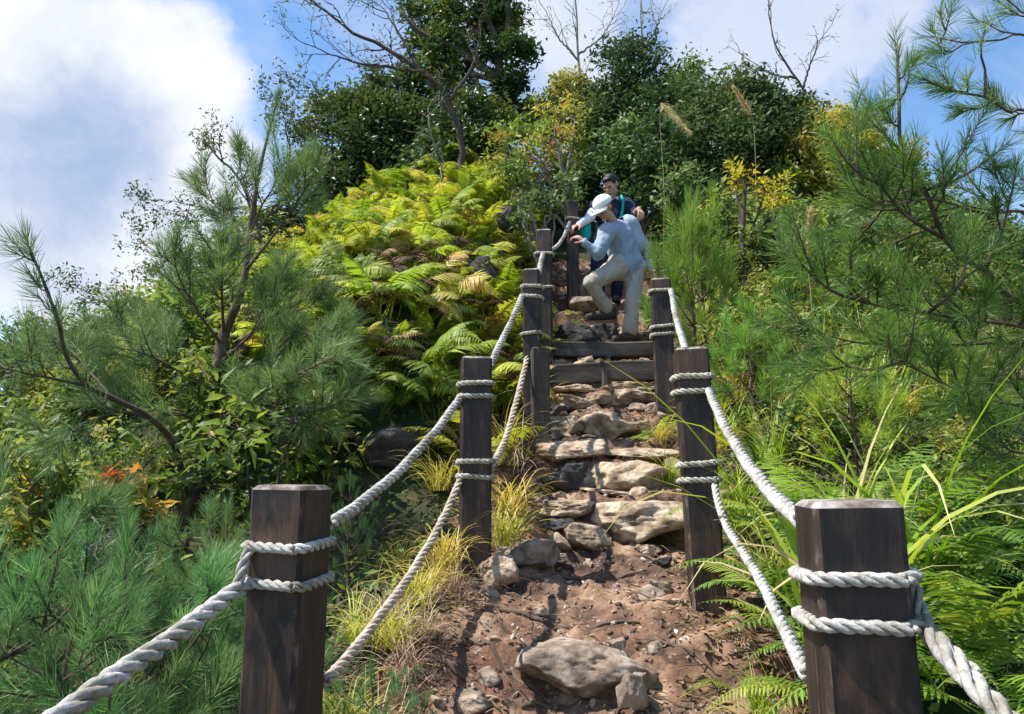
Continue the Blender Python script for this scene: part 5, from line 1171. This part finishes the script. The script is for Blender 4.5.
    for an, tod in ((ar, (-.85, -.5, -.12)), (al, (-.95, -.3, -.1))):
        so = shoe(o, an, tod); so.location = -org if False else (0, 0, 0)
        for m_ in [so] + list(so.children):
            me = m_.data; cc = np.zeros(len(me.vertices) * 3, np.float32); me.vertices.foreach_get('co', cc); cc = cc.reshape(-1, 3) - org; me.vertices.foreach_set('co', cc.astype(np.float32).ravel()); me.update()
person_one()
def person_two():
    A = lambda x, y, d: at(x, y, d)
    hip = A(607, 245, 8.3); hr = A(615, 248, 8.32); hl = A(600, 248, 8.28); gl = pz(hip[0], 8.25)
    kr = np.array([hr[0] + .02, 8.2, (hr[2] + gl) / 2 + .05]); ar = np.array([hr[0], 8.28, gl + .10]); kl = np.array([hl[0] - .05, 8.12, (hl[2] + gl) / 2]); al = np.array([hl[0] - .04, 8.1, pz(hl[0] - .04, 8.0) + .10])
    hc = A(611, 185, 8.10); sl = A(596, 206, 8.22); sr = A(626, 203, 8.3); chest = (sl + sr) / 2 + np.array([0, .02, -.14])
    el = A(590, 217, 8.05); wl = A(579, 225, 7.95); er = A(635, 214, 8.05); wr = A(639, 209, 7.9)
    org = np.array([ar[0], ar[1], gl]); o = empty('person', org, 'dark haired hiker half hidden behind the one in the white cap', 'person')
    def fin(mb, name, vox, sm, mat, wr_=0, ws=9, par=None):
        me = remeshed(mb, vox, sm, mat, wr_, 8, ws); c = np.zeros(len(me.vertices) * 3, np.float32); me.vertices.foreach_get('co', c); c = c.reshape(-1, 3) - org; me.vertices.foreach_set('co', c.astype(np.float32).ravel()); return link(name, me, par or o)
    b = MB(); cap(b, hip, chest, .11, .12); cap(b, chest, (sl + sr) / 2, .11, .08); cap(b, sl, sr, .05, .05); cap(b, (sl + sr) / 2, hc, .055, .05)
    for a_, k_, h_ in ((hr, kr, ar), (hl, kl, al)): cap(b, a_, k_, .08, .055); cap(b, k_, h_, .052, .036); cap(b, h_, h_ + np.array([0, 0, -.04]), .04, .04)
    cap(b, sl, el, .044, .036); cap(b, el, wl, .036, .026); cap(b, sr, er, .044, .038); cap(b, er, wr, .038, .028)
    hand(b, wl, (-.6, -.5, -.3), (0, -.3, 1), 1.1); hand(b, wr, (.1, -.6, -.6), (.3, -.6, .5), 1.1, -1)
    ax, q = head(b, hc, (-.55, -.6, -.75), (0, 0, 1)); fin(b, 'body', .007, 3, 'skin')
    e = MB(); [ell(e, q(s * .032, .082, .008), (.010, .006, .007), ax) for s in (-1, 1)]; e.V = [v - org for v in e.V]; e.build('eyes', M['eye'], o, True)
    hh = MB(); ell(hh, q(0, -.022, .035), (.085, .092, .088), ax); ell(hh, q(0, -.05, -.03), (.075, .055, .06), ax); ell(hh, q(0, .03, .085), (.06, .05, .03), ax); fin(hh, 'hair', .008, 2, 'hair')
    s = MB(); cap(s, hip, chest, .14, .145); cap(s, chest, (sl + sr) / 2, .14, .095); cap(s, sl, sr, .07, .07); cap(s, sr, er, .07, .058); cap(s, sl, sl * .5 + el * .5, .07, .062); fin(s, 'shirt', .010, 4, 'navy', .008, 11)
    w = MB(); cap(w, sl * .6 + el * .4, el, .058, .052); cap(w, el, wl, .050, .038); fin(w, 'sleeve', .009, 3, 'white_cloth', .005)
    c = MB(); cap(c, (sl + sr) / 2 + [-.05, -.03, .04], (sl + sr) / 2 + [.04, -.03, .04], .055, .05); fin(c, 'collar', .009, 3, 'white_cloth', .004)
    t = MB(); cap(t, hr, hl, .115, .115)
    for a_, k_, h_ in ((hr, kr, ar), (hl, kl, al)): cap(t, a_, k_, .10, .075); cap(t, k_, h_, .073, .058)
    fin(t, 'trousers', .010, 3, 'navy', .008)
    p = MB(); pc = A(583, 226, 8.0); cap(p, pc + [.02, .12, .07], pc + [.02, .12, -.06], .07, .075); fin(p, 'bag', .009, 3, 'teal', .006)
    st = MB(); 
    for sh in (sl, sr): st.tube(resample([sh + [0, .12, 0], sh + np.array([(.05 if sh is sl else -.05), 0, .08]), sh + np.array([(.05 if sh is sl else -.05), -.12, -.06]), chest + np.array([(-.08 if sh is sl else .08), -.15, -.1])], n=20), .018, 6)
    st.V = [v - org for v in st.V]; st.build('strap', M['teal'], o, True)
    for an in (ar, al):
        so = shoe(o, an, (-.2, -1, -.1))
        for m_ in [so] + list(so.children):
            me = m_.data; cc = np.zeros(len(me.vertices) * 3, np.float32); me.vertices.foreach_get('co', cc); cc = cc.reshape(-1, 3) - org; me.vertices.foreach_set('co', cc.astype(np.float32).ravel()); me.update()
person_two()

# ------------------------------------------------------------------ light, sky, camera
SUN_EL, SUN_AZ = R(60), R(-98)       # azimuth clockwise from +y (forward)
sd = Vector((math.sin(SUN_AZ) * math.cos(SUN_EL), math.cos(SUN_AZ) * math.cos(SUN_EL), math.sin(SUN_EL)))
L = bpy.data.lights.new('sun', 'SUN'); L.energy = 4.1; L.angle = R(.6); L.color = (1, .95, .86)
lo = link('sun', L); lo.rotation_euler = sd.to_track_quat('Z', 'Y').to_euler()
w = bpy.data.worlds.new('World'); bpy.context.scene.world = w; w.use_nodes = True
nt = w.node_tree; nd = nt.nodes; lk = nt.links; nd.clear()
sky = nd.new('ShaderNodeTexSky'); sky.sky_type = 'NISHITA'; sky.sun_disc = False; sky.sun_elevation = SUN_EL; sky.sun_rotation = SUN_AZ; sky.air_density = 1.0; sky.dust_density = .3
bg = nd.new('ShaderNodeBackground'); bg.inputs['Strength'].default_value = .12
out = nd.new('ShaderNodeOutputWorld')
tc = nd.new('ShaderNodeTexCoord')
def math_(op, a, b=None, c=None):
    n = nd.new('ShaderNodeMath'); n.operation = op
    for k, v in enumerate((a, b, c)):
        if v is None: continue
        if isinstance(v, (int, float)): n.inputs[k].default_value = v
        else: lk.new(v, n.inputs[k])
    return n.outputs[0]
def noise(vec, scale, detail=8, rough=.55, dist=0):
    n = nd.new('ShaderNodeTexNoise'); n.inputs['Scale'].default_value = scale; n.inputs['Detail'].default_value = detail; n.inputs['Roughness'].default_value = rough; n.inputs['Distortion'].default_value = dist
    lk.new(vec, n.inputs['Vector']); return n.outputs['Fac']
def blob(px_, py_, rad, soft):
    """1 inside a cone of the sky round that direction"""
    d = at(px_, py_, 1.0) - np.array([0, 0, E]); d /= np.linalg.norm(d)
    v = nd.new('ShaderNodeVectorMath'); v.operation = 'DOT_PRODUCT'; nv = nd.new('ShaderNodeVectorMath'); nv.operation = 'NORMALIZE'; lk.new(tc.outputs['Generated'], nv.inputs[0]); lk.new(nv.outputs[0], v.inputs[0]); v.inputs[1].default_value = d
    ang = math_('ARCCOSINE', math_('MINIMUM', v.outputs['Value'], .99999))
    return math_('DIVIDE', math_('SUBTRACT', rad, ang), soft)   # positive inside
n1 = noise(tc.outputs['Generated'], 5.5, 10, .56)
nb = math_('MULTIPLY', math_('SUBTRACT', n1, .5), 3.4)
def edge(b, k=1.0): 
    s = math_('ADD', b, math_('MULTIPLY', nb, k)); m = nd.new('ShaderNodeMapRange'); m.interpolation_type = 'SMOOTHSTEP'; m.inputs['From Min'].default_value = -.25; m.inputs['From Max'].default_value = .6; lk.new(s, m.inputs[0]); return m.outputs[0]
c1 = edge(blob(85, 135, .20, .09)); c2 = edge(blob(0, 70, .20, .12)); c3 = edge(blob(150, 260, .13, .12)); c4 = edge(blob(560, 40, .13, .22)); c5 = edge(blob(780, 20, .26, .5), 1.2)
cum = math_('MAXIMUM', math_('MAXIMUM', c1, c2), c3); cum = math_('MAXIMUM', cum, math_('MULTIPLY', c4, .8)); cum = math_('MAXIMUM', cum, math_('MULTIPLY', c5, .62))
n2 = noise(tc.outputs['Generated'], 3.0, 8, .6, .4)
mr = nd.new('ShaderNodeMapRange'); mr.inputs['From Min'].default_value = .46; mr.inputs['From Max'].default_value = .74; mr.inputs['To Max'].default_value = .6; lk.new(n2, mr.inputs[0])
cum = math_('MAXIMUM', cum, mr.outputs[0])
# cloud body tone: bright rims and grey blue hearts
heart = edge(blob(75, 165, .13, .12), .7); n3 = noise(tc.outputs['Generated'], 9, 9, .62, .3)
tone = math_('SUBTRACT', math_('ADD', math_('MULTIPLY', n3, .55), .80), math_('MULTIPLY', heart, .36))
cc = nd.new('ShaderNodeMix'); cc.data_type = 'RGBA'; cc.inputs[6].default_value = (1.75, 2.3, 3.4, 1); cc.inputs[7].default_value = (4.3, 4.35, 4.55, 1)
mm = nd.new('ShaderNodeMapRange'); mm.inputs['From Min'].default_value = .62; mm.inputs['From Max'].default_value = 1.12; lk.new(tone, mm.inputs[0]); lk.new(mm.outputs[0], cc.inputs[0])
mx = nd.new('ShaderNodeMix'); mx.data_type = 'RGBA'; lk.new(cum, mx.inputs[0]); hs = nd.new('ShaderNodeHueSaturation'); hs.inputs['Saturation'].default_value = 1.18; hs.inputs['Value'].default_value = 1.0; lk.new(sky.outputs[0], hs.inputs['Color']); lk.new(hs.outputs[0], mx.inputs[6]); lk.new(cc.outputs[2], mx.inputs[7])
lk.new(mx.outputs[2], bg.inputs['Color']); lk.new(bg.outputs[0], out.inputs[0])

cam = bpy.data.cameras.new('camera'); cam.sensor_width = 36; cam.lens = F_PX / 1024 * 36; cam.clip_start = .05; cam.clip_end = 8000
co = link('camera', cam, None, (0, 0, E)); co.rotation_euler = (math.pi / 2 + PITCH, 0, 0)
sc = bpy.context.scene; sc.camera = co
sc.view_settings.view_transform = 'Standard'; sc.view_settings.look = 'None'; sc.view_settings.exposure = .99; sc.view_settings.gamma = 1; sc.view_settings.use_curve_mapping = False
sc.render.engine = 'CYCLES'; sc.cycles.max_bounces = 6; sc.cycles.diffuse_bounces = 3; sc.cycles.transmission_bounces = 4; sc.cycles.transparent_max_bounces = 4; sc.cycles.use_denoising = True
